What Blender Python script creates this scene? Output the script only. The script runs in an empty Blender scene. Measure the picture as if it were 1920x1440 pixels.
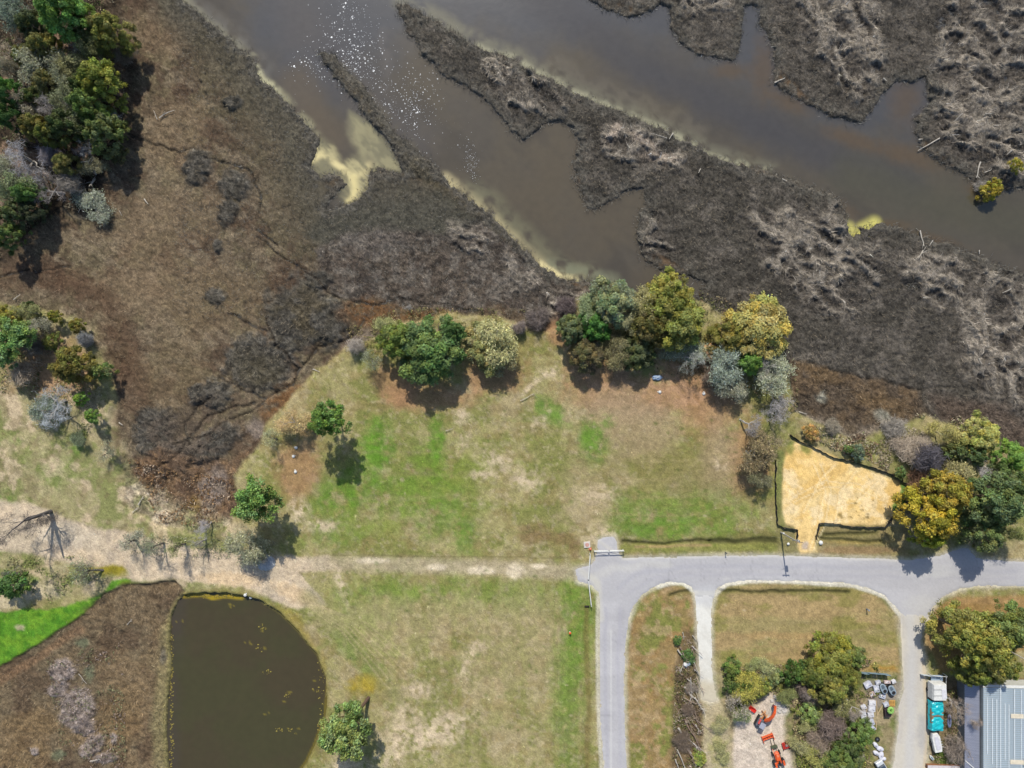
import bpy, math, random
import numpy as np
from mathutils import Vector, Matrix, Euler
PI = math.pi
scene = bpy.context.scene
COL = scene.collection
# ------------------------------------------------------------------ camera, sky, sun, exposure
H = 132.0                                   # drone height in metres; one source pixel of ground = 0.1 m
cam_d = bpy.data.cameras.new('camera'); cam_d.sensor_width = 36.0; cam_d.lens = 36.0 * H / 192.0
cam_d.clip_start = 1.0; cam_d.clip_end = 6000.0
cam = bpy.data.objects.new('camera', cam_d); COL.objects.link(cam)
cam.location = (0, 0, H); cam.rotation_euler = (0, 0, 0); scene.camera = cam
SUN_EL, SUN_TILT = 46.0, 7.0
world = bpy.data.worlds.new('World'); scene.world = world; world.use_nodes = True
wn = world.node_tree; wn.nodes.clear()
sky = wn.nodes.new('ShaderNodeTexSky'); sky.sky_type = 'NISHITA'; sky.sun_disc = False
sky.sun_elevation = math.radians(SUN_EL); sky.sun_rotation = math.radians(-SUN_TILT)
bg = wn.nodes.new('ShaderNodeBackground'); bg.inputs[1].default_value = 0.12
wo = wn.nodes.new('ShaderNodeOutputWorld')
wn.links.new(sky.outputs[0], bg.inputs[0]); wn.links.new(bg.outputs[0], wo.inputs[0])
sun_d = bpy.data.lights.new('sun', 'SUN'); sun_d.energy = 4.0; sun_d.angle = math.radians(0.5)
sun_d.color = (1.0, 0.945, 0.83)
sun = bpy.data.objects.new('sun', sun_d); COL.objects.link(sun)
# direction to the sun: towards the top of the picture (+Y), a little to the left
e, a = math.radians(SUN_EL), math.radians(SUN_TILT)
to_sun = Vector((-math.sin(a) * math.cos(e), math.cos(a) * math.cos(e), math.sin(e)))
sun.rotation_euler = to_sun.to_track_quat('Z', 'Y').to_euler(); sun.location = to_sun * 300
scene.view_settings.view_transform = 'Standard'; scene.view_settings.look = 'None'
scene.view_settings.exposure = 0.64; scene.view_settings.gamma = 1.0
scene.view_settings.use_curve_mapping = False
K = 1.75                                    # picture value of a sunlit level surface of albedo 1

def lin(c):
    c = np.asarray(c, float) / 255.0
    return np.where(c <= 0.04045, c / 12.92, ((c + 0.055) / 1.055) ** 2.4)
def S(*c): return np.minimum(lin(c) / K, 0.9)
def P(px, py): return ((px - 960) * 0.1, (720 - py) * 0.1)
def G(px, py, z):                           # ground point under something seen at (px,py) at height z
    k = 1 - z / H; x, y = P(px, py); return (x * k, y * k)
rng = np.random.default_rng(7); R = random.Random(11)

# ------------------------------------------------------------------ fields
class Noise:
    def __init__(s, seed): s.t = np.random.default_rng(seed).random((256, 256)).astype(np.float32)
    def __call__(s, x, y, sc):
        x = x / sc; y = y / sc
        xi = np.floor(x); yi = np.floor(y); fx = x - xi; fy = y - yi
        fx = fx * fx * (3 - 2 * fx); fy = fy * fy * (3 - 2 * fy)
        xi = xi.astype(int) & 255; yi = yi.astype(int) & 255; x1 = (xi + 1) & 255; y1 = (yi + 1) & 255
        t = s.t
        return (t[yi, xi] * (1 - fx) + t[yi, x1] * fx) * (1 - fy) + (t[y1, xi] * (1 - fx) + t[y1, x1] * fx) * fy
NS = [Noise(i) for i in range(12)]
def fbm(x, y, sc, o=4, seed=0, g=0.55):
    v = 0; a = 1; tot = 0
    for i in range(o):
        v = v + a * NS[(seed + i) % 12](x + 37.7 * i + 91 * seed, y - 53.3 * i, sc); tot += a; a *= g; sc *= 0.5
    return v / tot
def ridged(x, y, sc, o=3, seed=0):
    v = 0; a = 1; tot = 0
    for i in range(o):
        n = NS[(seed + i) % 12](x + 17.7 * i, y + 31.3 * i + 77 * seed, sc); v = v + a * (1 - np.abs(2 * n - 1)); tot += a; a *= 0.55; sc *= 0.5
    return v / tot
def sst(a, b, v):
    t = np.clip((v - a) / (b - a), 0, 1); return t * t * (3 - 2 * t)
def axis(lo, hi, step, far):
    m = np.arange(lo, hi + step * 0.5, step); g = []; d = step
    v = 0
    while v < far: d *= 1.35; v += d; g.append(v)
    g = np.array(g)
    return np.concatenate([lo - g[::-1], m, m[-1] + g])
class Field:                                # a painted grid; all coordinates are source pixels on the ground
    def __init__(s, ax, ay, base):
        s.ax, s.ay = ax, ay; s.X, s.Y = np.meshgrid(ax, ay)
        s.W1 = (fbm(s.X, s.Y, 34, 4, 1) - .5) * 2; s.W2 = (fbm(s.X, s.Y, 34, 4, 5) - .5) * 2
        s.E = (fbm(s.X, s.Y, 7, 2, 8) - .5) * 2
        s.C = np.zeros(s.X.shape + (3,)) + S(*base); s.Z = np.zeros(s.X.shape); s.T = np.zeros(s.X.shape)
    def win(s, x0, y0, x1, y1):
        i0, i1 = np.searchsorted(s.ax, [x0, x1]); j0, j1 = np.searchsorted(s.ay, [y0, y1])
        return (slice(j0, max(j1, j0)), slice(i0, max(i1, i0)))
    def sdf(s, pts, w, wx, wy, closed=True):
        x = s.X[w] + wx; y = s.Y[w] + wy; d2 = np.full(x.shape, 1e18); ins = np.zeros(x.shape, bool)
        n = len(pts)
        for i in range(n if closed else n - 1):
            ax, ay = pts[i]; bx, by = pts[(i + 1) % n]; ex, ey = bx - ax, by - ay; L = ex * ex + ey * ey + 1e-9
            t = np.clip(((x - ax) * ex + (y - ay) * ey) / L, 0, 1)
            d2 = np.minimum(d2, (x - ax - t * ex) ** 2 + (y - ay - t * ey) ** 2)
            if closed and by != ay:
                c = (ay > y) != (by > y); ins ^= c & (x < ex * (y - ay) / (by - ay) + ax)
        d = np.sqrt(d2)
        return np.where(ins, -d, d) if closed else d
    def poly(s, pts, soft=4, warp=6, edge=2):
        m = 3 * soft + 2 * warp + 4 * edge + 6
        xs = [p[0] for p in pts]; ys = [p[1] for p in pts]
        w = s.win(min(xs) - m, min(ys) - m, max(xs) + m, max(ys) + m)
        d = s.sdf(pts, w, s.W1[w] * warp, s.W2[w] * warp) + s.E[w] * edge
        return w, 1 - sst(-soft, soft, d)
    def blobm(s, cx, cy, rx, ry, ang=0, soft=.5, warp=.45):
        r = max(rx, ry) * (1.3 + soft + warp)
        w = s.win(cx - r, cy - r, cx + r, cy + r); x = s.X[w] - cx; y = s.Y[w] - cy
        c, n = math.cos(math.radians(ang)), math.sin(math.radians(ang))
        d = np.sqrt(((x * c + y * n) / rx) ** 2 + ((-x * n + y * c) / ry) ** 2)
        f = min(1, 14 / min(rx, ry))
        d = d + warp * (s.W1[w] * (1 - f * .6) + s.E[w] * (.25 + f * .5))
        return w, 1 - sst(1 - soft, 1 + soft * .6, d)
    def linem(s, pts, wd, warp=4, soft=.5):
        m = wd * 2 + warp * 2 + 4
        xs = [p[0] for p in pts]; ys = [p[1] for p in pts]
        w = s.win(min(xs) - m, min(ys) - m, max(xs) + m, max(ys) + m)
        d = s.sdf(pts, w, s.W1[w] * warp, s.W2[w] * warp, False)
        return w, 1 - sst(wd * (1 - soft), wd * (1 + soft), d)
    def mix(s, wm, col, a=1.0):
        w, m = wm; k = (m * a)[..., None]; s.C[w] = s.C[w] * (1 - k) + S(*col) * k
        return wm
    def lift(s, wm, h): w, m = wm; s.Z[w] += m * h; return wm
    def tex(s, wm, v): w, m = wm; s.T[w] = s.T[w] * (1 - m) + v * m; return wm
    def blobs(s, lst, col, a=.8, **k):
        for b in lst: s.mix(s.blobm(b[0], b[1], b[2], b[3], *(b[4:5] or (0,)), **k), col, a)
    def mott(s, wm, col, sc=30, th=.5, w=.08, a=.8, seed=3, st=1.0, ang=0):   # mottled patches inside a mask
        ww, m = wm; c, n = math.cos(math.radians(ang)), math.sin(math.radians(ang))
        x, y = s.X[ww], s.Y[ww]; xr = (x * c + y * n) / st; yr = -x * n + y * c
        k = sst(th - w, th + w, fbm(xr, yr, sc, 5, seed, .6)) * m
        s.mix((ww, k), col, a); return ww, k

# water outline (both tidal channels, one polygon round the spit between them)
WATER = [(250,-2600),(300,-300),(330,-60),(343,0),(385,38),(430,72),(468,105),(486,145),(520,170),(556,210),(585,240),
 (600,262),(592,290),(584,312),(600,330),(622,322),(640,330),(652,345),(636,360),(618,372),(612,392),(640,388),(668,374),(690,352),(694,322),
 (715,316),(740,328),(758,318),(742,290),(712,250),(672,196),(630,146),(604,112),(598,98),(612,96),(640,122),(684,166),(716,212),(742,252),
 (770,276),(808,300),(836,338),(872,366),(912,396),(946,430),(982,468),(1012,494),(1046,518),(1088,524),(1148,532),(1180,556),(1240,572),
 (1310,560),(1322,530),(1296,516),(1246,512),(1212,490),(1196,450),(1198,415),(1210,380),(1204,350),(1180,354),(1150,370),(1124,388),
 (1104,394),(1090,372),(1080,340),(1076,306),(1086,268),(1070,238),(1046,222),(1020,234),(1002,252),(982,262),(962,244),(932,212),
 (900,182),(862,154),(824,132),(796,102),(768,62),(748,22),(744,8),(762,6),(800,28),(850,58),(900,88),(950,100),(972,122),(1010,136),
 (1060,164),(1102,182),(1150,204),(1200,226),(1250,246),(1292,266),(1332,292),(1392,312),(1442,322),(1502,346),(1560,370),(1590,400),
 (1590,430),(1601,446),(1618,430),(1650,416),(1690,424),(1730,440),(1780,456),(1830,476),(1870,500),(1920,512),(2100,530),(2600,560),
 (5000,700),(5000,300),(2600,420),(2100,380),(1920,352),(1880,362),(1845,352),(1828,340),(1798,320),(1760,304),(1726,272),(1718,250),(1720,220),
 (1744,192),(1744,164),(1738,142),(1714,156),(1682,152),(1652,180),(1640,206),(1612,230),(1570,218),(1530,198),(1490,186),(1452,156),
 (1453,122),(1444,80),(1426,52),(1424,14),(1394,12),(1391,50),(1388,100),(1378,114),(1340,108),(1300,100),(1276,82),(1259,52),(1256,12),
 (1236,4),(1222,20),(1182,28),(1122,10),(1098,-10),(1040,-80),(900,-300),(700,-2600)]
POND = [(346,1116),(380,1112),(420,1112),(452,1117),(490,1126),(526,1150),(560,1186),(594,1226),(610,1266),(613,1312),(608,1352),
 (592,1390),(576,1424),(556,1462),(480,1500),(400,1500),(340,1476),(318,1438),(314,1400),(312,1350),(317,1300),(322,1250),(318,1205),(321,1160),(332,1130)]
UPLAND = [(-3000,500),(-60,560),(20,572),(70,580),(130,600),(172,640),(212,700),(214,760),(196,830),(232,890),(240,950),(300,985),(370,1002),(430,985),
 (452,940),(440,890),(478,848),(500,800),(548,748),(600,690),(650,655),(720,628),(760,605),(850,585),(940,600),(1010,625),(1050,610),(1080,560),
 (1150,545),(1250,545),(1320,570),(1370,600),(1420,660),(1470,700),(1486,770),(1600,830),(1680,800),(1730,780),(1800,800),(1900,850),(2100,900),(5000,1000),
 (5000,4000),(-3000,4000)]
SWMARSH = [(-3000,2000),(-60,1290),(0,1250),(100,1190),(160,1150),(196,1112),(235,1096),(330,1090),(350,1108),(325,1150),(330,1250),(330,1500),(400,4000),(-3000,4000)]
STEP = 2.5
gf = Field(axis(-160, 2080, STEP, 16000), axis(-160, 1600, STEP, 16000), (104, 86, 68))
F = gf
# ---- marsh, west of the channel
NW = [(-3000,-3000),(330,-3000),(343,0),(430,72),(486,145),(556,210),(600,262),(584,312),(612,392),(694,322),(758,318),(836,338),(912,396),(982,468),(1046,518),(1080,560),(1010,625),(720,628),(550,748),(440,890),(240,950),(212,700),(70,580),(-3000,560)]
nw = F.poly(NW, 4, 6); F.tex(nw, .55)
F.mott(nw, (130, 115, 92), 60, .48, .14, .8, 2); F.mott(nw, (88, 70, 55), 80, .54, .09, .75, 4); F.mott(nw, (120, 110, 82), 26, .54, .08, .6, 6); F.mott(nw, (84, 72, 58), 9, .57, .06, .5, 9); F.mott(nw, (146, 130, 106), 14, .6, .05, .55, 1, 2.2, 30)
spit = F.poly([(598,98),(612,96),(640,122),(684,166),(716,212),(742,252),(770,276),(836,338),(758,330),(742,290),(712,250),(672,196),(630,146),(604,112)], 4, 3); F.tex(spit, .95); F.mix(spit, (84, 79, 66)); F.lift(spit, .25)
F.blobs([(300,420,120,60,-20),(60,440,70,40),(330,250,60,80),(300,60,60,50),(260,560,120,40,15),(300,520,130,40)], (132, 112, 86), .55)
F.blobs([(60,520,120,28),(150,540,80,24,20),(210,640,50,90,-25),(250,720,40,70)], (98, 76, 58), .6)
F.blobs([(330,700,60,130,10),(420,560,110,60)], (124, 106, 78), .45)
# grey reeds along the channel
F.mix(F.linem([(300,-60),(360,30),(440,100),(500,190),(560,260),(575,330),(600,410),(700,420),(800,420),(900,450),(980,520)], 44, 12, .6), (92, 88, 76), .85)
F.mix(F.linem([(380,80),(440,200),(500,300),(540,400),(600,470)], 36, 14, .9), (96, 88, 70), .6)
F.mix(F.linem([(610,105),(690,200),(760,290),(840,360),(920,430),(1000,510)], 20, 5, .5), (80, 74, 60), .8)
F.mix(F.linem([(640,140),(690,205)], 7, 3, .6), (108, 90, 60), .5)
F.mix(F.poly([(600,400),(700,330),(770,330),(860,380),(930,430),(900,440),(780,440),(680,450),(620,470),(570,440)], 12, 10), (84, 82, 72), .8)
# purple brown reed mats south of the channel head
mat = F.poly([(590,470),(640,440),(720,430),(830,440),(900,420),(960,460),(1040,520),(1090,540),(1070,590),(1010,600),(930,570),(850,580),(760,570),(700,560),(640,560),(600,520)], 8, 10)
F.mix(mat, (84, 74, 66), .85); F.mott(mat, (116, 108, 98), 16, .55, .06, .65, 7); F.mott(mat, (52, 46, 42), 22, .6, .05, .7, 9); F.tex(mat, .9)
F.mix(F.blobm(705,455,60,30), (108,100,92), .5)
for p in [((570,592),72,72,0),((480,680),68,54,10),((408,738),36,30,0),((372,312),26,36,10),((441,345),32,28,0),((428,398),18,26,20),((410,460),10,13,0),((437,192),18,14,0),
          ((408,555),20,17,0),((292,812),44,52,0),((368,740),16,20,0),((620,600),36,44,30),((600,525),26,18,0),((400,830),60,26,-35),((330,860),60,34,-30),((376,150),2,2,0)]:
    (cx, cy), rx, ry, an = p
    b = F.blobm(cx, cy, rx, ry, an, .3, .5); F.mix(b, (70, 67, 60), .9); F.mott(b, (98, 93, 84), 12, .52, .08, .6, 5); F.mott(b, (50, 48, 44), 9, .58, .06, .6, 7); F.lift(b, .6); F.tex(b, .95)
F.mott(F.blobm(570,590,55,55,0), (84,74,52), 30, .5, .1, .7); F.mix(F.blobm(480,690,50,34,10), (84,76,54), .5)
F.mott(F.blobm(350,820,110,60,-35), (92, 80, 68), 20, .45, .1, .8, 8)
# orange brown strips
for b in [(530,755,60,26,-38),(640,700,22,46,20),(700,585,60,26,0),(800,595,60,16,0),(590,720,30,20,-40)]: F.mott(F.blobm(*b), (124, 88, 52), 10, .38, .1, .85, 3)
br = F.poly([(215,880),(300,840),(380,860),(450,860),(500,800),(540,770),(560,790),(480,880),(440,900),(450,950),(430,1000),(360,1010),(290,985),(220,930)], 8, 8)
F.mix(br, (108, 84, 62), .8); F.mott(br, (140, 108, 72), 14, .56, .07, .7, 2); F.mott(br, (72, 54, 42), 18, .58, .06, .6, 6); F.tex(br, .8)
F.blobs([(235,905,34,50),(290,940,40,40)], (104, 72, 52), .6); F.blobs([(365,950,14,26,20)], (140, 108, 30), .8); F.blobs([(400,915,30,40,20),(690,650,46,26),(480,800,16,20)], (150, 136, 126), .6)
F.blobs([(350,975,18,30)], (124,96,40), .6)
# small creeks cut through the marsh
CREEK = [[(480,440),(530,480),(590,520),(640,560),(700,570),(760,560),(860,575),(900,580)],[(560,690),(520,650),(500,600)],[(560,690),(552,720),(500,745),(470,735),(430,715),(410,705)],
 [(560,692),(600,650),(650,640),(680,600)],[(330,830),(370,820),(430,790),(480,770),(500,745)],[(240,880),(300,875),(345,840),(380,790),(440,765),(480,755)],[(360,835),(345,790),(380,760),(400,745)],
 [(240,250),(290,268),(340,282),(365,280)],[(385,300),(430,305),(465,312),(478,340),(490,400)],[(480,430),(520,455)],[(430,590),(480,612),(500,618)],[(0,520),(60,510),(130,498)],
 [(285,935),(295,900),(300,880)],[(310,920),(320,885)],[(1790,725),(1720,730),(1640,712),(1540,690)],[(215,1370),(180,1440)],[(240,1285),(200,1330),(185,1360)]]
for c in CREEK[:-2]: F.mix(F.lift(F.linem(c, 1.9, 9, .5), -.28), (50, 43, 36), .8)
for c in CREEK[-2:]: F.mix(F.lift(F.linem(c, 1.6, 2, .5), -.25), (60, 48, 32), .8)
# ---- spit and east marsh
E1 = [(744,8),(850,58),(972,122),(1102,182),(1292,266),(1392,312),(1560,370),(1601,446),(1650,416),(1780,456),(1920,512),(5000,700),(5000,1000),(1900,850),(1730,780),(1600,830),(1486,770),(1420,660),(1320,570),(1296,516),(1196,450),(1204,350),(1104,394),(1076,306),(1070,238),(982,262),(900,182),(796,102)]
ea = F.poly(E1, 3, 5); F.mix(ea, (76, 71, 63)); F.tex(ea, .9); F.lift(ea, .15)
NE = [(1098,-10),(1222,20),(1256,12),(1276,82),(1378,114),(1394,12),(1424,14),(1453,122),(1530,198),(1612,230),(1682,152),(1744,164),(1718,250),(1798,320),(1880,362),(5000,300),(5000,-3000),(1100,-3000)]
ne = F.poly(NE, 3, 5); F.mix(ne, (84, 78, 70)); F.tex(ne, .9); F.lift(ne, .15)
for z in (ea, ne): F.mott(z, (98, 91, 82), 24, .53, .08, .7, 4); F.mott(z, (62, 58, 52), 40, .57, .08, .6, 7)
FOLD = [[(1400,400),(1480,385),(1560,410),(1640,430),(1660,500),(1600,590),(1520,580),(1430,500)],[(1680,490),(1740,470),(1810,490),(1820,540),(1760,580),(1700,550)],
 [(1810,590),(1850,480),(1925,510),(1990,560),(1960,800),(1870,760),(1840,700),(1800,640)],[(1760,40),(1800,-60),(2000,-60),(1990,360),(1860,330),(1760,270),(1740,170)],
 [(1480,-40),(1640,-60),(1650,60),(1656,140),(1610,200),(1560,150),(1510,80)],[(1130,240),(1200,240),(1290,290),(1280,320),(1180,310),(1120,280)],[(900,90),(1000,130),(1070,190),(1050,220),(960,210),(910,150)],
 [(1256,-40),(1390,-40),(1370,20),(1270,30)],[(840,420),(900,410),(930,440),(900,480),(850,470)],[(1790,560),(1840,570),(1860,640),(1850,740),(1800,700)],[(1560,380),(1610,400),(1590,440),(1540,420)],
 [(1200,400),(1240,400),(1260,470),(1220,490),(1195,450)],[(940,480),(1000,470),(1010,540),(960,550)],[(1020,540),(1110,540),(1060,600),(1020,600)]]
FOLDW = []
for i, f in enumerate(FOLD):
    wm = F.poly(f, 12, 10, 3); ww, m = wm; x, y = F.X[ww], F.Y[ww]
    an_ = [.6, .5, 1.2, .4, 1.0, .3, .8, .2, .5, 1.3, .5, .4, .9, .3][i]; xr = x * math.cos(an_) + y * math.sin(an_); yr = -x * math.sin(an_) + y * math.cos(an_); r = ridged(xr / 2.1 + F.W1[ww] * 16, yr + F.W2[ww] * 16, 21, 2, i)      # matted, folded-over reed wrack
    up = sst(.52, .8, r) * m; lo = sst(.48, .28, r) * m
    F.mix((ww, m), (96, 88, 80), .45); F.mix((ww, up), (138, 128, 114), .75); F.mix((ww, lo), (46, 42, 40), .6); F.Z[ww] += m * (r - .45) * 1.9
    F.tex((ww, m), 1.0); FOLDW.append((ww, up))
F.blobs([(1235,295,40,10,10),(1205,265,30,8,30),(1150,250,10,24,30)], (156, 140, 124), .6)
og = F.poly([(1480,672),(1540,690),(1640,712),(1720,730),(1740,780),(1700,800),(1620,830),(1560,800),(1500,770),(1470,720)], 8, 8)
F.mix(og, (92, 77, 60), .8); F.mott(og, (110, 88, 60), 26, .5, .1, .6, 5); F.mott(og, (72, 60, 48), 16, .58, .08, .6, 9); F.blobs([(1540,700,50,14,20),(1660,760,60,20,20)], (114, 90, 56), .5)
F.blobs([(1540,745,12,12),(1655,780,20,14,30)], (140, 138, 122), .8)
F.mix(F.poly([(1740,740),(1880,760),(1990,850),(1880,850),(1760,790)], 14, 8), (92, 76, 64), .7)
F.mix(F.poly([(1480,770),(1600,800),(1700,800),(1730,850),(1690,900),(1600,870),(1500,820)], 10, 8), (138, 124, 106), .75)
F.mott(F.poly([(1560,790),(1700,790),(1710,870),(1600,850)], 10, 8), (104, 88, 66), 20, .5, .1, .8, 6)
# ---- upland grass
up = F.poly(UPLAND, 7, 8); F.mix(up, (163, 155, 106)); F.tex(up, .12); F.lift(up, .5)
F.mott(up, (176, 160, 124), 70, .53, .12, .75, 2); F.mott(up, (128, 132, 70), 46, .5, .08, .75, 5); F.mott(up, (148, 130, 88), 20, .56, .08, .5, 8); F.mott(up, (184, 170, 138), 8, .62, .05, .45, 1)
for gx in [(760,940,130,80,0),(660,940,60,70,0),(1300,960,130,50,0),(840,1110,200,30,0),(1080,1200,40,160,0),(700,1180,90,40,40),(830,880,90,60,0)]: F.mott(F.blobm(*gx, .9, .4), (128, 144, 62), 26, .46, .12, .78, 7)
F.mott(F.blobm(1260,880,170,90,0,.9,.4), (136, 130, 76), 30, .4, .15, .7, 3)
W = F.poly([(-3000,560),(180,600),(240,900),(480,1000),(500,1100),(-3000,1300)], 20, 20)
F.mix(W, (178, 168, 130), .55); F.mott(W, (126, 134, 76), 30, .54, .07, .75, 6); F.mott(W, (214, 192, 162), 34, .58, .06, .7, 9); F.mott(W, (128, 114, 84), 16, .6, .06, .5, 3)
# forest floor under the north-west wood and reddish duff
wood = F.poly([(-3000,-3000),(215,-3000),(225,60),(235,180),(232,280),(200,330),(190,400),(110,395),(60,440),(15,490),(-3000,480)], 8, 8)
F.mix(wood, (74, 62, 48)); F.mott(wood, (150, 122, 98), 26, .6, .06, .8, 3); F.lift(wood, .4); F.tex(wood, .6)
F.blobs([(35,165,12,30),(45,300,26,18),(50,330,20,16),(10,395,16,22)], (172, 142, 116), .8)
duff = [(1200,740,150,34,0),(1330,760,60,70,40),(800,745,90,30,0),(925,700,60,40,0),(560,880,46,60,0),(1120,690,60,40,0),(740,720,50,40,30),(1290,690,60,40,0),(1400,860,40,80,0),(100,690,90,60),(1050,620,30,30)]
F.blobs(duff, (170, 132, 98), .75); F.mott(F.blobm(1230,720,160,60), (186,150,118), 12, .52, .08, .7, 4)
F.blobs([(1190,800,90,60),(1160,760,70,40),(1350,850,40,70)], (172, 150, 120), .6)
F.blobs([(1310,900,60,40)], (150,136,100), .4)
# greens
green = [(705,850,34,66,0,.9),(715,830,28,40,0,.7),(820,820,16,46,0,.8),(800,870,40,50,0,.35),(1030,770,46,22,30,.8),(640,930,60,44,0,.75),(840,960,60,60,0,.55),(1110,835,30,48,0,.75),(1140,790,16,14,0,.6),
 (1180,960,60,40,0,.5),(1320,960,110,44,0,.45),(1240,990,90,22,0,.6),(750,920,90,60,0,.4),(620,1000,60,30,0,.5),(700,1130,90,40,0,.25),(665,1220,60,20,45,.6),(1080,1180,26,90,0,.55),(1060,1300,30,140,0,.5),
 (950,1120,140,40,0,.3),(870,1010,24,34,0,.6),(740,1100,120,24,0,.3),(1210,1150,34,44,0,.3),(1275,1160,16,24,20,.75),(1245,1180,30,26,0,.5),(1240,1275,22,16,0,.5),(1600,1170,60,50,0,.35),(1430,1215,22,14,0,.5),
 (1440,1150,90,14,0,.3),(1500,1100,110,8,0,.4),(0,935,30,20,0,.8),(60,1085,24,10,0,.7),(150,830,14,30,20,.7),(35,820,14,14,0,.5),(1110,1130,14,60,0,.4),(560,1110,40,24,40,.3),(20,1000,30,12,0,.4),(100,880,60,40,0,.3),
 (1480,1370,14,50,-18,.95),(1515,1420,26,34,-30,.95),(1455,1310,18,10,0,.6),(1560,1390,20,20,0,.5)]
for x, y, rx, ry, an, a_ in green: F.mott(F.blobm(x, y, rx, ry, an, .7, .5), (98, 138, 48), 16, .4, .14, a_, 4)
F.blobs([(700,860,24,60),(820,830,12,40),(1110,820,20,30)], (104, 150, 46), .5)
gs = F.poly([(-3000,1180),(-60,1165),(0,1148),(50,1140),(100,1142),(160,1128),(196,1112),(215,1088),(300,1078),(330,1082),(230,1096),(196,1116),(160,1152),(100,1192),(0,1252),(-60,1292),(-3000,1800)], 3, 5)
F.mix(gs, (92, 146, 40), .95); F.mott(gs, (124, 164, 50), 20, .5, .1, .6, 3); F.mott(gs, (66, 120, 34), 12, .58, .08, .6, 6); F.mix(F.linem([(235,1095),(330,1082)], 6, 2), (110,104,50), .6)
F.mix(F.linem([(-60,1294),(0,1252),(100,1192),(160,1152),(200,1114),(240,1098),(330,1090)], 2.2, 2), (40, 44, 20), .8)
F.blobs([(10,1130,40,12),(60,1105,60,18),(40,1175,10,6)], (208, 192, 160), .75)
F.blobs([(220,1065,40,16,-5),(200,1060,60,10,0)], (150, 138, 44), .85); F.blobs([(685,1280,34,20,0)], (168, 146, 50), .8)
F.blobs([(550,1165,18,40,-40),(580,1210,12,40,-25),(606,1260,8,40)], (160, 142, 70), .6)
# sandy track, bare soil
trk = F.poly([(-60,930),(0,935),(60,945),(130,975),(200,992),(260,1000),(330,1020),(420,1035),(500,1040),(615,1042),(620,1064),(560,1072),(600,1112),(612,1134),(560,1142),(520,1126),(460,1100),(400,1092),(340,1086),(250,1088),(235,1060),(150,1058),(90,1040),(0,1030),(-60,1010)], 5, 7)
F.mix(trk, (206, 188, 164), .9); F.mott(trk, (222, 200, 170), 30, .5, .1, .7, 3); F.mott(trk, (170, 156, 140), 18, .62, .06, .5, 8)
F.blobs([(430,1085,60,14,5),(560,1115,50,16,25)], (224, 196, 158), .8); F.blobs([(120,1000,70,24,10)], (214, 200, 178), .6)
F.mix(F.linem([(600,1054),(750,1058),(900,1062),(1090,1072)], 14, 4, .6), (186, 172, 144), .7)
F.blobs([(905,1068,30,8),(965,1070,20,16),(820,1062,20,6),(1010,1060,16,5),(700,1050,30,6)], (230, 214, 186), .8)
F.mix(F.linem([(600,1038),(800,1042),(1080,1044)], 1.6, 2), (120,112,76), .5)
for x, y, rx, ry, an in [(930,862,34,16,20),(985,902,26,14,0),(905,890,22,8,0),(865,780,10,14,0),(868,830,8,18,20),(1150,600,1,1,0),(1350,870,10,10,0),(1010,790,12,8,0),(780,1290,26,14,0),(885,1225,8,20,30),(870,1260,10,10,0),
    (820,1375,40,22,0),(740,1400,26,40,0),(850,1350,30,14,0),(790,1370,50,30,20),(900,1210,16,8,0),(480,1240,1,1,0),(610,985,24,10,0),(560,960,14,20,0),(1430,1240,24,9,0),(1475,1238,18,8,0),(1396,1228,10,3,0),(1500,1250,30,6,0),(640,1090,8,30,-20),(650,1440,30,20,0),(1035,700,16,8,0),(1000,720,30,4,-40),(1115,930,30,18,0),(1120,1000,26,16,0)]:
    F.mott(F.blobm(x, y, rx * 1.25, ry * 1.25, an, 1.1, .7), (218, 198, 168), 8, .44, .14, .85, 6)
F.blobs([(960,1220,90,110),(1090,900,40,60),(1120,960,30,40),(730,1170,80,60),(860,1150,60,40)], (182, 164, 128), .4)
F.blobs([(1060,1010,24,16),(1075,1030,14,20),(1000,1000,40,20)], (138, 112, 80), .6)
F.mix(F.linem([(580,1120),(640,1180),(700,1250),(740,1300)], 16, 4, .8), (136, 138, 84), .55)
for k in range(7): F.mix(F.linem([(560 + 6*k,1120 + 2*k),(640 + 8*k,1180 - 2*k),(730 + 8*k,1290 - 8*k)], 1.4, 3), (196, 178, 140), .35)
for k in range(9): F.mix(F.linem([(1350,1140 + 9*k),(1480,1134 + 9*k),(1660,1138 + 8*k)], 1.3, 4), (184, 160, 116) if k % 2 else (122, 118, 70), .35)
for k in range(8): F.mix(F.linem([(1110,850 + 17*k),(1200,866 + 17*k),(1300,862 + 17*k),(1420,830 + 17*k)], 2.2, 6), (122, 120, 66) if k % 2 else (170, 154, 110), .28)
for k in range(5): F.mix(F.linem([(1040 + 14*k,1100),(1038 + 14*k,1440)], 2.5, 4), (112, 128, 60), .25)
# strips beside the roads
F.mix(F.poly([(1205,1120),(1250,1098),(1290,1104),(1300,1130),(1306,1300),(1330,1440),(1320,1520),(1184,1520),(1176,1300),(1180,1170)], 4, 3), (158, 128, 88), .75)
is2 = F.poly([(1205,1120),(1250,1098),(1290,1104),(1300,1130),(1306,1300),(1310,1520),(1184,1520),(1176,1300),(1180,1170)], 6, 4)
F.mott(is2, (160, 130, 86), 26, .55, .08, .65, 2); F.mott(is2, (124, 134, 66), 30, .5, .07, .75, 9); F.mott(is2, (184,160,122), 12, .6, .05, .6, 4)
pad = F.poly([(1342,1100),(1400,1094),(1500,1094),(1590,1100),(1650,1120),(1675,1160),(1684,1250),(1600,1262),(1345,1256),(1338,1180)], 4, 3)
F.mix(pad, (164, 148, 102), .8); F.mott(pad, (180, 152, 110), 30, .52, .1, .6, 6, 3.0); F.mott(pad, (134, 132, 66), 26, .58, .08, .6, 3, 2.0)
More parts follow.
